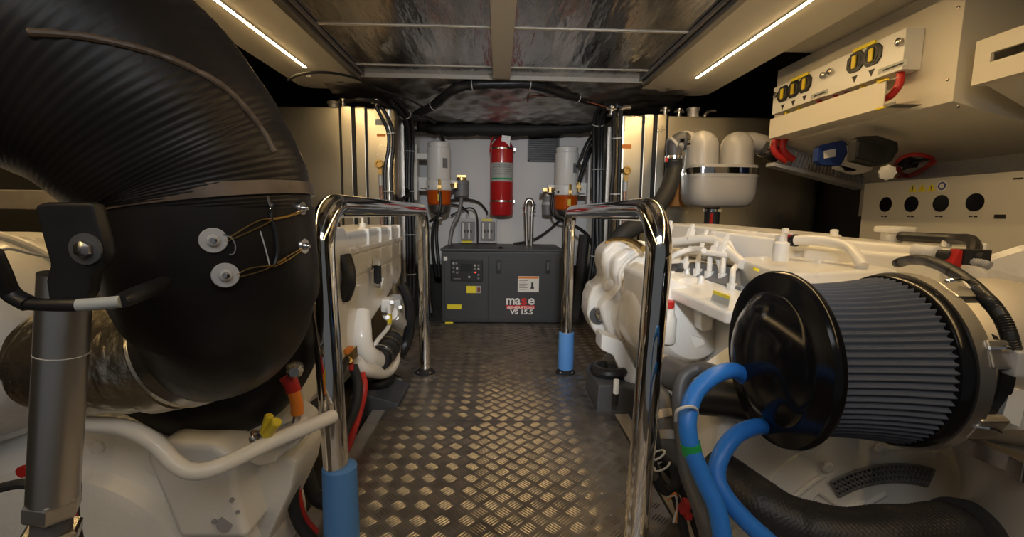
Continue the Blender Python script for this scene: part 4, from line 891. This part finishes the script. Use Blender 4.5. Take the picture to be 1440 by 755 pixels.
mk('lower_pipe', lathe([(0, .155), (-.03, .15), (-.10, .125), (-.2, .115), (-.35, .13), (-.5, .13)], fc+V((0, 0, -.02)), (0, 0, 1), 40), M_ali, t, ang=60)
c = P(1418, 575, .80)
mk('barcode_sticker', [prism([P(1422, 545, .86), P(1446, 552, .86), P(1434, 600, .86), P(1408, 590, .86)], (0.004, .012, 0))], M_lab, t, smooth=False)
# black ribbed hose arching over the intake
loose('intake_hose', [P(1262, 370, 1.30), P(1285, 365, 1.2), P(1315, 370, 1.08), P(1350, 388, .97), P(1385, 418, .88), P(1410, 450, .84), P(1424, 490, .82), P(1428, 520, .82)], .0135, M_rub, 'black ribbed hose arching over the intake elbow', 'hose', 14, 24, wave=lambda u, th: 1+.06*math.sin(u*500))
q = P(1432, 510, .81)
mk('hose_bracket', obox(q, (.04, .03, .05)), M_ltg, label='light grey hose clip at the right edge of the intake elbow', cat='clip', bevel=.006)
# ================================================================== HOSES LOWER RIGHT
t = thing('braided_hose', 'thick black braided hose crossing below the air filter', 'hose', P(1200, 740, .95))
bp = [P(1002, 655, 1.18), P(1030, 675, 1.12), P(1070, 712, 1.03), P(1130, 742, .98), P(1200, 754, .95), P(1270, 752, .95), P(1330, 750, .96), P(1362, 760, .98)]
mk('braided_cover', tube(bp, [.048, .056, .064, .062, .062, .064, .066, .068], 96, 44, wave=lambda u, th: 1+.022*math.sin(u*480)*math.sin(th*24)+.03*math.sin(u*31)), M_braid, t)
mk('rubber_end', tube([P(1345, 746, .965), P(1385, 755, 1.0), P(1410, 785, 1.04)], .073, 28), M_matt, t)
mk('hose_clamp', [band(P(1352, 754, .965), P(1362, 760, .98)-P(1340, 750, .955), .0715, .012, .003, 32)], M_brass, t)
def bluehose(pts, lab, rr=.0185, Yk=None):
    t = thing('blue_hose', lab, 'hose', pts[-1], 'blue water hoses'); mk('hose_body', tube(pts, rr, 18, 10), M_blueh, t); return t
h1 = [P(1062, 545, 1.06), P(1035, 522, 1.0), P(1005, 528, .96), P(978, 552, .93), P(967, 590, .90), P(972, 630, .88), P(990, 675, .86), P(1008, 715, .84), P(1018, 770, .82), P(1020, 800, .82)]
t1 = bluehose(h1, 'blue hose arching out from behind the air filter cap, with green tape')
q = smoothpath(h1, 10)
mk('green_tape', band(P(972, 630, .88), P(975, 640, .88)-P(971, 620, .88), .0187, .026, .0012, 24), M_green, t1, label='green tape')
h2 = [P(1085, 600, 1.02), P(1062, 600, .98), P(1035, 612, .95), P(1015, 638, .92), P(1008, 668, .90), P(1018, 695, .88), P(1045, 728, .86), P(1085, 765, .84), P(1110, 785, .84)]
bluehose(h2, 'blue hose below the air filter, crossing behind the taped one')
t = thing('cable_tie_loop', 'white cable tie around the taped blue hose', 'cable tie', P(964, 574, .91))
mk('strap', tube([P(950, 592, .90), P(952, 578, .88), P(966, 572, .875), P(978, 574, .89), P(981, 582, .91)], .0035, 6), M_tie, t)
# dark pipes and rubber hoses beside them
t = thing('rubber_hose', 'wide dark rubber hose leaving the underside of the right engine', 'hose', P(935, 560, 1.7))
mk('hose_body', tube([P(905, 525, 1.75), P(935, 522, 1.7), P(965, 535, 1.6), P(985, 545, 1.5), P(1020, 555, 1.4)], .062, 22), M_dkg, t)
mk('hose_cuff', band(P(930, 522, 1.71), (1, -.3, 0), .064, .05, .003, 28), M_alid, t)
loose('rubber_hose', [P(1010, 525, 1.25), P(985, 518, 1.3), P(962, 530, 1.3), P(955, 560, 1.28), P(958, 600, 1.25), P(965, 660, 1.15), P(985, 715, 1.05), P(1000, 770, 1.0)], .021, M_dkg, 'brownish black rubber hose curving down just behind the blue hose', 'hose', 14)
loose('rubber_hose', [P(985, 556, 1.25), P(1030, 560, 1.2), P(1075, 570, 1.15)], .055, M_rub, 'thick black rubber pipe running behind the air filter cap', 'hose', 20)
t = thing('clamped_pipe', 'dark brown pipe with wide metal clamps behind the right handrail', 'pipe', P(935, 640, 1.5))
cpts = [P(915, 555, 1.6), P(932, 575, 1.55), P(940, 600, 1.5), P(945, 640, 1.45), P(960, 690, 1.4)]
mk('pipe_body', tube(cpts, .055, 20), M_dkg, t)
for a, b in ((0.42, 1), (.62, 1)):
    sm = smoothpath(cpts, 8); k = int(a*(len(sm)-1)); mk('pipe_clamp', band(sm[k], sm[k+1]-sm[k-1], .0555, .03, .003, 28), M_alid, t)
t = thing('wire_bundle', 'tangle of black sleeved wires tied with white ties near the walkway', 'cable', P(930, 700, 1.4))
for k, (pts) in enumerate(([(918, 590), (925, 630), (935, 655), (960, 690), (985, 760)], [(912, 610), (918, 650), (930, 680), (950, 700), (965, 760)], [(930, 640), (945, 655), (950, 680), (935, 690), (920, 670)])):
    mk('wire', tube([P(a, b, 1.38-.03*k-.02*i) for i, (a, b) in enumerate(pts)], .014, 10), M_matt, t)
for (x, y) in ((924, 640), (931, 655)):
    mk('cable_tie', ring(P(x, y, 1.30), (.5, -.2, -.8), .026, .003, 20, 6), M_tie, t)
t = thing('fuse_holder', 'red fuse holder with orange wires on the grey bracket', 'fuse holder', P(963, 720, 1.25))
mk('fuse_body', [obox(P(963, 712, 1.25), (.022, .03, .04), rot=(.2, .3, 0)), obox(P(967, 724, 1.25), (.02, .025, .02))], M_redr, t, bevel=.003)
for k in range(2): mk('wire', tube([P(940, 702-3*k, 1.25), P(950, 694+3*k, 1.23), P(952, 715, 1.25), P(950-3*k, 735, 1.25)], .0035, 6), M_org if k == 0 else M_tie, t)
mk('support_bracket', prism([V((.70, 1.42, -.05)), V((.86, 1.35, .02)), V((.88, .95, .02)), V((.66, .95, -.05))], (0, 0, -.02)), M_dkg, label='grey sheet bracket on the floor below the fuse holder', cat='bracket', bevel=.004)
# ================================================================== LEFT ENGINE
E = thing('marine_engine', 'beige-white marine diesel engine left of the walkway', 'engine', (-1.2, 2.0, -.16), 'white marine engines')
mk('engine_block', prism([V((-.92, 1.35, -.05)), V((-.80, 1.35, .30)), V((-.80, 1.35, .70)), V((-.95, 1.35, .80)), V((-1.7, 1.35, .80)), V((-1.8, 1.35, .3)), V((-1.6, 1.35, -.05))], (0, 1.45, 0)), M_white, E, bevel=.03, bseg=3)
mk('oil_sump', prism([V((-1.0, 1.45, -.05)), V((-1.6, 1.45, -.05)), V((-1.5, 1.45, -.16)), V((-1.08, 1.45, -.16))], (0, 1.2, 0)), M_white, E, bevel=.02)
# header box with ribs: face towards the walkway
def eL(px, py, X): return onX(px, py, X)
X = -.64
f0 = eL(565, 318, X); n0 = eL(480, 318, X)
zt_ = .905; yF, yN = f0.y, 1.45
zm = zt_-.082
mk('header_tank', [box(X-.34, X, yN, yF, zm, zt_)], M_white, E, bevel=.022, bseg=3)
mk('tank_rim', box(X-.35, X+.012, yN-.01, yF+.01, zm-.018, zm+.006), M_white, E, bevel=.006)
mk('tank_lower', prism([V((X-.33, yN, zm-.015)), V((X+.004, yN, zm-.015)), V((X-.004, yN, zm-.13)), V((X-.33, yN, zm-.24))], (0, yF-yN-.02, 0)), M_white, E, bevel=.018, bseg=3)
for k in range(4):
    y = yF-.09-.235*k
    mk('tank_rib', [box(X-.05, X+.010, y-.012, y+.012, zm, zt_+.003), box(X-.02, X+.010, y-.012, y+.012, zm-.11, zm)], M_white, E, bevel=.006)
mk('filler_cap', [lathe([(0, .05), (.018, .05), (.02, .035), (.03, .035)], V((X-.13, 2.05, zt_)), (0, 0, 1), 24), lathe([(0, .018), (.02, .018), (.022, .008), (.05, .006)], V((X-.11, 2.55, zt_)), (0, 0, 1), 12)], M_white, E)
mk('black_port', [cyl(V((X-.16, 2.15, zt_+.02)), V((X-.10, 2.12, zt_+.02)), .022, 12)], M_gend, E)
mk('side_cover', prism([V((X-.02, 1.5, .70)), V((X-.02, yF-.12, .70)), V((X-.02, yF-.2, .50)), V((X-.02, 2.1, .36)), V((X-.02, 1.5, .26))], (-.2, 0, 0)), M_white, E, bevel=.03, bseg=3)
mk('end_cover', prism([V((X-.01, yF-.30, .80)), V((X-.01, yF+.02, .80)), V((X-.01, yF+.02, .58)), V((X-.01, yF-.10, .52)), V((X-.01, yF-.24, .60))], (-.12, 0, 0)), M_white, E, bevel=.02, bseg=3)
p = eL(531, 384, X+.02)
mk('black_solenoid', [obox(p, (.03, .05, .10))], M_gend, E, bevel=.006)
mk('solenoid_bracket', obox(p+V((0, 0, .06)), (.04, .05, .04)), M_white, E, bevel=.004)
mk('bracket_arm', obox(p+V((0, .05, -.06)), (.03, .07, .02), rot=(.6, 0, 0)), M_white, E, bevel=.004)
mk('bracket_bolt', cyl(p+V((0, -.03, -.06)), p+V((.02, -.03, -.06)), .014, 8), M_steel, E)
mk('front_accessory', [obox(eL(556, 435, X-.04), (.10, .12, .18), rot=(.2, 0, 0)), obox(eL(562, 465, X-.06), (.10, .12, .2)), cyl(eL(548, 440, X), eL(562, 455, X), .05, 14), obox(eL(545, 428, X), (.06, .10, .08))], M_white, E, bevel=.014)
for a, b in ((551, 425), (558, 447), (563, 432), (545, 446), (556, 470)): mk('accessory_bolt', cyl(eL(a, b, X+.02), eL(a, b, X+.04), .012, 6), M_steel, E)
mk('wire_loom', tube([eL(545, 432, X+.02), eL(548, 445, X+.03), eL(546, 460, X+.03), eL(530, 480, X+.02), eL(520, 500, X)], .012, 8), M_wht, E)
mk('yellow_connector', [obox(eL(548, 448, X+.045), (.02, .03, .05))], M_yelh, E)
# outlet pipe elbow
q = [eL(506, 440, X-.02), eL(508, 465, X), eL(510, 485, X+.01), eL(519, 500, X+.03), eL(536, 508, X+.05)]
mk('outlet_elbow', tube(q, [.05, .048, .048, .046, .044], 20), M_tube, E)
mk('lower_pipe', tube([eL(500, 508, X+.01), eL(515, 520, X+.04), eL(540, 524, X+.06), eL(553, 512, X+.07), eL(556, 492, X+.05)], .030, 16), M_tube, E)
mk('rubber_coupling', tube([eL(530, 506, X+.045), eL(540, 498, X+.05), eL(552, 480, X+.04)], .060, 22, 16, wave=lambda u, th: 1+.05*math.sin(u*25)), M_rub, E)
mk('coupling_clamp', band(eL(535, 502, X+.047), eL(545, 492, X+.05)-eL(532, 506, X+.04), .062, .015, .003, 24), M_steel, E)
mk('coupling_clamp', band(eL(547, 488, X+.047), eL(552, 480, X+.05)-eL(543, 495, X+.04), .062, .015, .003, 24), M_steel, E)
mk('drain_tap', [obox(eL(492, 496, X+.02), (.05, .05, .05)), cyl(eL(492, 496, X+.02), eL(492, 512, X+.03), .014, 8)], M_brass, E, bevel=.004)
mk('drain_tap_handle', [obox(eL(490, 492, X+.05), (.02, .06, .02))], M_org, E, bevel=.004)
mk('red_valve_tip', cyl(eL(494, 508, X+.03), eL(494, 520, X+.03), .010, 8), M_redr, E)
loose('rubber_hose', [eL(484, 360, X+.02), eL(490, 380, X+.04), eL(490, 400, X+.04), eL(484, 418, X+.01)], .028, M_rub, 'short black hose arching from the left engine header tank behind the handrail', 'hose')
loose('rubber_hose', [P(564, 400, 2.95), P(574, 420, 2.95), P(577, 450, 2.95), P(572, 480, 2.95), P(562, 500, 2.9)], .035, M_rub, 'black hose curving round the far end of the left engine', 'hose')
# near end: big rounded housing and flywheel flange
HC = V((-1.45, 1.15, .55))
mk('turbo_housing', lathe([(-.16, .05), (-.155, .10), (-.14, .16), (-.10, .20), (-.03, .225), (.0, .25), (.03, .255), (.08, .25), (.3, .24)], V((-1.26, 1.08, .68)), (-.35, 1, 0), 56), M_white, E, ang=35)
mk('housing_lip', ring(V((-1.265, 1.09, .68)), (-.35, 1, 0), .256, .012, 56, 10), M_white, E)
FC = V((-1.10, 1.05, -.02))
mk('flywheel_housing', lathe([(0, .02), (.0, .16), (.01, .20), (.012, .33), (.02, .36), (.06, .37), (.08, .46), (.10, .48), (.14, .49), (.4, .46)], FC, (0, 1, 0), 64), M_white, E, ang=30)
for a in (.3, .65, 1.0, 1.35, 1.7, 2.1): mk('housing_bolt', lathe([(0, .018), (.010, .018), (.014, .010)], FC+V((.42*math.cos(a), .075, .42*math.sin(a))), (0, -1, 0), 8), M_white, E)
mk('housing_bracket', [slab([(225, 622), (300, 624), (330, 645), (332, 700), (350, 760), (250, 760), (200, 640)], 1.06, .12), slab([(300, 600), (400, 590), (425, 610), (400, 640), (345, 650), (310, 640)], 1.18, .15)], M_white, E, bevel=.02, bseg=3)
mk('bracket_block', [slab([(345, 632), (372, 618), (412, 600), (425, 612), (418, 628), (395, 640), (388, 652), (362, 658), (346, 650)], 1.08, .08)], M_white, E, bevel=.012)
mk('bracket_hole', [cyl(P(316, 736, 1.055), P(316, 736, 1.07), .018, 16), cyl(P(301, 733, 1.055), P(301, 733, 1.07), .006, 10), cyl(P(326, 703, 1.055), P(326, 703, 1.07), .006, 10), cyl(P(334, 720, 1.055), P(334, 720, 1.07), .005, 10)], M_grey, E)
mk('lower_side_plate', slab([(345, 660), (400, 640), (418, 650), (410, 690), (360, 800), (330, 800)], 1.16, .2), M_white, E, bevel=.02)
mk('upper_plate', slab([(-60, 455), (100, 440), (130, 470), (140, 560), (180, 590), (260, 640), (240, 680), (100, 670), (-60, 640)], 1.50, .15), M_white, E, bevel=.03, bseg=3)
mk('cylinder_head_box', [slab([(395, 330), (450, 320), (455, 560), (400, 575)], 1.62, .3)], M_white, E, bevel=.03)
pp = [P(60, 580, 1.0), P(110, 595, .97), P(170, 600, .95), P(215, 620, .93), P(245, 650, .92), P(272, 663, .92), P(310, 655, .94), P(380, 622, 1.02), P(440, 597, 1.1), P(468, 585, 1.16)]
mk('curved_pipe', tube(pp, .0175, 18, 10), M_tube, E, label='white pipe bent in a shallow V')
mk('red_plug', [lathe([(0, .014), (.01, .014)], P(36, 661, 1.05), (0, -1, 0), 10)], M_redr, E)
# ---- cables by the left engine
def batt(pts, r, m, lab): return loose('battery_cable', [P(*p) for p in pts], r, m, lab, 'cable', 12)
t = thing('battery_cable', 'red cable with orange sleeve below the big black hose', 'cable', P(418, 590, 1.3))
mk('red_cover', tube([P(402, 528, 1.12), P(409, 538, 1.12), P(413, 550, 1.12)], .018, 12), M_redr, t)
mk('orange_sleeve', tube([P(412, 548, 1.12), P(417, 565, 1.12), P(418, 582, 1.12)], .015, 12), M_org, t)
mk('lug', cyl(P(418, 582, 1.12), P(416, 594, 1.12), .010, 8), M_steel, t)
t = thing('yellow_connector', 'pair of yellow wire caps on the left engine', 'connector', P(375, 612, 1.05))
mk('cap', cyl(P(371, 610, 1.02), P(379, 583, 1.02), .010, 12, .003), M_yelh, t); mk('cap', cyl(P(374, 612, 1.02), P(390, 592, 1.0), .012, 12, .003), M_yelh, t)
mk('terminal_stud', [cyl(P(353, 618, 1.03), P(365, 614, 1.03), .009, 8), ring(P(362, 613, 1.02), (1, 0, 1), .014, .004, 14, 6)], M_steel, t)
mk('clamp_bolt', [cyl(P(407, 520, 1.12), P(418, 516, 1.12), .014, 8), lathe([(0, .02), (.02, .02), (.03, .012)], P(416, 518, 1.11), (.3, -1, 0), 8)], M_steel, label='steel bolt head at the lower edge of the big black hose', cat='bolt')
batt([(400, 560, 1.3), (420, 575, 1.35), (440, 570, 1.4), (470, 540, 1.6), (490, 500, 1.9)], .013, M_matt, 'black cable passing behind the near left handrail post')
batt([(428, 590, 1.3), (430, 620, 1.3), (420, 660, 1.28), (412, 700, 1.25), (420, 735, 1.25), (440, 760, 1.25)], .016, M_matt, 'black cable hanging down beside the red cable by the left handrail')
batt([(418, 630, 1.32), (416, 670, 1.3), (420, 705, 1.3), (428, 730, 1.3), (445, 750, 1.3)], .012, M_redr, 'red cable hanging down between black cables by the left handrail')
batt([(440, 590, 1.42), (432, 630, 1.4), (432, 665, 1.36), (445, 700, 1.36), (470, 710, 1.36)], .022, M_matt, 'thick black cable looping behind the left foam sleeve')
batt([(497, 515, 1.9), (503, 540, 1.85), (500, 570, 1.8), (488, 600, 1.75), (470, 640, 1.65)], .020, M_matt, 'black hose hanging behind the left handrail from the drain tap')
batt([(508, 520, 2.0), (512, 545, 1.95), (505, 580, 1.9), (492, 620, 1.8), (478, 650, 1.7)], .016, M_redr, 'dark red cable hanging beside the black hose by the left bearer')
# ================================================================== BIG BLACK EXHAUST HOSE
t = thing('exhaust_hose', 'huge black rubber exhaust hose curving down in the left foreground', 'hose', (-.55, .85, .5))
up = [V((-1.45, .62, 1.30)), V((-1.15, .66, 1.335)), V((-.86, .72, 1.315)), V((-.645, .79, 1.20)), V((-.54, .84, 1.06)), V((-.52, .85, .97))]
cb = mk('corrugated_bend', tube(up, [.215, .215, .208, .194, .176, .166], 64, 60, wave=lambda u, th: 1+.0035*math.sin(u*560)+.005*math.sin(u*60+3*th)), M_hose, t, ang=80)
mk('lower_bend', tube([V((-.52, .85, .98)), V((-.522, .853, .92)), V((-.525, .875, .855)), V((-.543, .915, .795)), V((-.58, .95, .745)), V((-.625, .972, .712)), V((-.672, .98, .692))], [.162, .164, .162, .157, .148, .134, .119], 56, 18), M_hose, t, ang=80)
mk('lace_jacket', tube([V((-.5195, .85, 1.0)), V((-.521, .853, .93)), V((-.524, .866, .88)), V((-.532, .892, .835))], [.171, .173, .173, .171], 56, 8), M_hose, t, ang=80)
mk('jacket_hem', tube([V((-.522, .85, 1.018)), V((-.5188, .85, .996))], [.173, .174], 56, 1), M_hem, t, label='worn tan hem band')
from mathutils.bvhtree import BVHTree
bvh = BVHTree.FromPolygons([v.co+W[cb] for v in cb.data.vertices], [tuple(p.vertices) for p in cb.data.polygons])
def onbend(px, py, lift=0):
    h = bvh.ray_cast(V((0, 0, CAMZ)), ray(px, py).normalized()); return h[0]+h[1]*lift if h[0] else None
sm = [onbend(*q) for q in ((40, 46), (80, 48), (120, 52), (160, 60), (200, 70), (235, 82), (270, 97), (300, 113), (328, 134), (350, 158), (370, 185), (386, 214))]
sm = [q for q in sm if q is not None]
mk('moulded_seam', tube(sm, .0055, 10, 20, wave=lambda u, th: 1+.10*math.sin(u*41)+.06*math.sin(u*97)), M_hem, t, label='brownish moulded seam along the bend')
def onjacket(px, py, extra=0):
    d = ray(px, py).normalized(); o = V((0, 0, CAMZ)); c = V((-.52, .852, 0)); R = .1725+extra
    a = d.x**2+d.y**2; bq = 2*((o.x-c.x)*d.x+(o.y-c.y)*d.y); cc = (o.x-c.x)**2+(o.y-c.y)**2-R*R
    disc = max(0, bq*bq-4*a*cc); s = (-bq-math.sqrt(disc))/(2*a); p = o+d*s
    n = V((p.x-c.x, p.y-c.y, 0)).normalized(); return p, n
for px, py, r in ((300, 338, .019), (317, 387, .019), (427, 346, .014), (424, 293, .012)):
    p, n = onjacket(px, py)
    w_ = mk('lacing_washer', lathe([(-.004, r), (.002, r), (.003, r*.95), (.003, r*.5), (.007, r*.45), (.010, r*.25), (.011, .001)], p, n, 24), M_ltg if r > .015 else M_steel, t, label='steel lacing washer')
    mk('washer_rivet', lathe([(.008, r*.35), (.012, r*.25), (.013, .001)], p, n, 12), M_chrome, w_)
for k, (pa, pb, pc) in enumerate((((316, 338), (360, 312), (384, 307)), ((318, 340), (368, 318), (384, 308)), ((384, 307), (405, 303), (424, 296)), ((384, 309), (404, 305), (424, 299)), ((333, 386), (352, 377), (384, 373)), ((334, 390), (370, 380), (402, 364)), ((384, 373), (402, 362), (424, 349)), ((384, 376), (404, 366), (424, 352)))):
    mk('lacing_wire', tube([onjacket(*q, .003)[0] for q in (pa, pb, pc)], .0011, 6, 5), M_brass, t)
mk('lacing_hook', [tube([onjacket(*q, .004)[0] for q in ((314, 330), (325, 334), (331, 345), (329, 356), (322, 358))], .0014, 6, 5), tube([onjacket(*q, .004)[0] for q in ((376, 275), (378, 283), (381, 292), (379, 297))], .002, 6, 5)], M_chrome, t)
mk('jacket_edge', tube([onjacket(*q, .001)[0] for q in ((383, 286), (381, 305), (388, 330), (390, 355), (386, 372))], .0035, 8, 8), M_gend, t)
mk('jacket_stitching', tube([onjacket(*q, .0005)[0] for q in ((366, 325), (372, 345), (378, 368), (380, 376))], .0012, 6, 8), M_ltg, t)
mk('pipe_clamp', band(V((-.650, .977, .701)), V((-1, .2, -.45)), .126, .03, .004, 40), M_steel, t)
# foil wrapped metal pipe
t = thing('wrapped_exhaust_pipe', 'metal exhaust pipe wrapped in crinkled heat tape joining the black hose', 'pipe', V((-1.0, 1.2, .45)))
mk('wrapped_pipe', tube([V((-.66, .979, .698)), V((-.76, .978, .674)), V((-.86, .985, .668)), V((-.96, 1.0, .665))], [.114, .117, .116, .112], 48, 12, wave=lambda u, th: 1+.010*math.sin(u*70+th*5)+.008*math.sin(th*11+u*30)), M_tape, t)
mk('tape_collar', [band(V((-.715, .980, .680)), V((-1, .0, -.2)), .117, .05, .006, 40)], M_tape, t)
mk('collar_bead', ring(V((-.678, .982, .690)), (-1, 0.15, -.4), .121, .008, 40, 8), M_tape, t)
mk('wrapped_branch', tube([P(90, 450, 1.22), P(140, 405, 1.2), P(190, 360, 1.22)], .075, 30, 12, wave=lambda u, th: 1+.02*math.sin(u*50+th*5)), M_tape, t)
# second black hose below
t = thing('exhaust_hose', 'second black hose tucked under the big exhaust hose', 'hose', P(300, 610, 1.3))
mk('hose_body', tube([P(190, 545, 1.30), P(240, 560, 1.28), P(300, 562, 1.24), P(352, 540, 1.22), P(388, 490, 1.26), P(398, 430, 1.36), P(400, 380, 1.42)], .112, 36, 10), M_hose, t)
# bracket + support post
t = thing('hose_hanger', 'black rubber hanger plate bolted in front of the big hose', 'bracket', P(100, 390, .56))
Yb = .56
mk('hanger_plate', slab([(45, 288), (62, 284), (130, 284), (144, 335), (148, 355), (142, 374), (128, 386), (124, 412), (118, 425), (66, 425), (62, 395), (68, 372), (60, 345)], Yb, .02), M_rub, t, bevel=.006)
mk('hanger_washer', lathe([(0, .019), (.003, .019), (.004, .012)], P(122, 350, Yb), (0, -1, 0), 24), M_dkg, t)
mk('hanger_bolt', lathe([(.004, .011), (.010, .010), (.013, .005)], P(124, 350, Yb), (0, -1, 0), 6), M_steel, t)
t = thing('support_post', 'brushed steel tube post standing in the left foreground', 'post', P(72, 755, .58))
a, b = P(93, 385, .60), P(75, 700, .60)
mk('post_tube', tube([a, b], .0275, 32, 1), M_post, t)
dn = (b-a).normalized()
mk('post_nut', [lathe([(0, .029), (.004, .031), (.022, .031), (.026, .029)], b-dn*.002, dn, 6)], M_post, t, ang=20)
mk('post_thread', [cyl(b+dn*.02, b+dn*((b.z+.595)/-dn.z), .022, 20)], M_dkg, t)
mk('post_foot', lathe([(0, .07), (.01, .07), (.014, .03)], V(((b+dn*((b.z+.595)/-dn.z)).x, (b+dn*((b.z+.595)/-dn.z)).y, -.599)), (0, 0, 1), 24), M_dkg, t)
mk('lock_nut', [lathe([(.045, .030), (.048, .034), (.062, .034), (.066, .030)], b, dn, 6)], M_steel, t, ang=20)
mk('post_seam', ring(a+(b-a)*.34, dn, .0275, .0008, 32, 6), M_ltg, t)
loose('rubber_hose', [P(0, 686, .72), P(30, 680, .72), P(52, 684, .72), P(75, 690, .72)], .008, M_matt, 'thin black cable behind the foot of the steel post', 'cable')
loose('rubber_hose', [P(100, 650, .68), P(103, 690, .68), P(100, 720, .68), P(106, 760, .68)], .010, M_matt, 'black cable hanging beside the foot of the steel post', 'cable')
loose('battery_cable', [P(98, 712, .67), P(102, 735, .67), P(98, 765, .67)], .006, M_redr, 'thin red wire at the foot of the steel post', 'cable')
t = thing('sensor_cable', 'black sensor cable with white sleeve crossing in front of the steel post', 'cable', P(100, 430, .5))
Ys = .5
mk('cable_run', tube([P(-12, 355, .48), P(2, 385, .49), P(15, 412, Ys), P(40, 427, Ys)], .009, 12), M_rub, t)
mk('shrink_sleeve', tube([P(38, 427, Ys), P(75, 429, Ys), P(110, 429, Ys)], .0070, 14, 6), M_rub, t)
mk('white_sleeve', tube([P(109, 429, Ys), P(140, 427, Ys+.005), P(170, 424, Ys+.01)], .0068, 16, 6), M_labg, t, label='white marker sleeve')
mk('cable_tail', tube([P(168, 424, Ys+.01), P(190, 415, .54), P(215, 405, .62), P(230, 398, .66)], [.008, .010, .011, .01], 12), M_rub, t)
loose('cable', [P(0, 352, .9), P(15, 350, .92), P(40, 356, .95), P(70, 362, 1.0)], .003, M_tie, 'thin pale wire at the left edge above the white housing', 'cable')
mk('deck_shelf', box(-2.58, -1.0, 1.9, 2.3, .98, 1.06), M_bearer, label='beige shelf on the left hull side behind the big hose', cat='shelf', bevel=.01)
# ================================================================== LIGHT
sc = bpy.context.scene
w = bpy.data.worlds.new('world'); sc.world = w; w.use_nodes = True
w.node_tree.nodes['Background'].inputs['Color'].default_value = (.9, .92, .95, 1)
w.node_tree.nodes['Background'].inputs['Strength'].default_value = WORLD
def area(name, loc, rot, sx_, sy_, pw, col):
    l = bpy.data.lights.new(name, 'AREA'); l.shape = 'RECTANGLE'; l.size = sx_; l.size_y = sy_; l.energy = pw; l.color = col
    o = bpy.data.objects.new(name, l); C.objects.link(o); o.location = loc; o.rotation_euler = rot; return o
FLP = V((.05, -.42, 1.80)); fd = (V((.30, 3.4, .75))-FLP).normalized()
t = thing('added_fill_light', 'added unseen fill light in a white case behind the camera, aimed down the walkway', 'light', FLP)  # invented fixture around a spot added to brighten the middle and far end
fq = fd.to_track_quat('-Z', 'Y').to_matrix()
mk('housing', [obox(FLP-fd*.045, (.24, .16, .05), fq)], M_wht, t, bevel=.008)
mk('bracket', [box(FLP.x-.13, FLP.x-.122, FLP.y-.06, FLP.y-.03, 1.74, 1.972), box(FLP.x+.122, FLP.x+.13, FLP.y-.06, FLP.y-.03, 1.74, 1.972)], M_wht, t)
sl = bpy.data.lights.new('added_fill_spot', 'SPOT'); sl.energy = FILL_SPOT; sl.spot_size = math.radians(62); sl.spot_blend = 1.; sl.shadow_soft_size = .10; sl.color = (.93, .96, 1.0)
so = bpy.data.objects.new('added_fill_spot', sl); C.objects.link(so); so.location = FLP; so.rotation_euler = fd.to_track_quat('-Z', 'Y').to_euler()
area('added_fill_area', (0, -.55, 1.93), (math.radians(28), 0, 0), 1.4, .6, FILL_AREA, (.95, .97, 1.0))  # added neutral fill from behind the camera, no real opening known there
sc.view_settings.view_transform = 'Standard'; sc.view_settings.look = 'None'; sc.view_settings.gamma = 1; sc.view_settings.use_curve_mapping = False
sc.view_settings.exposure = EXPO
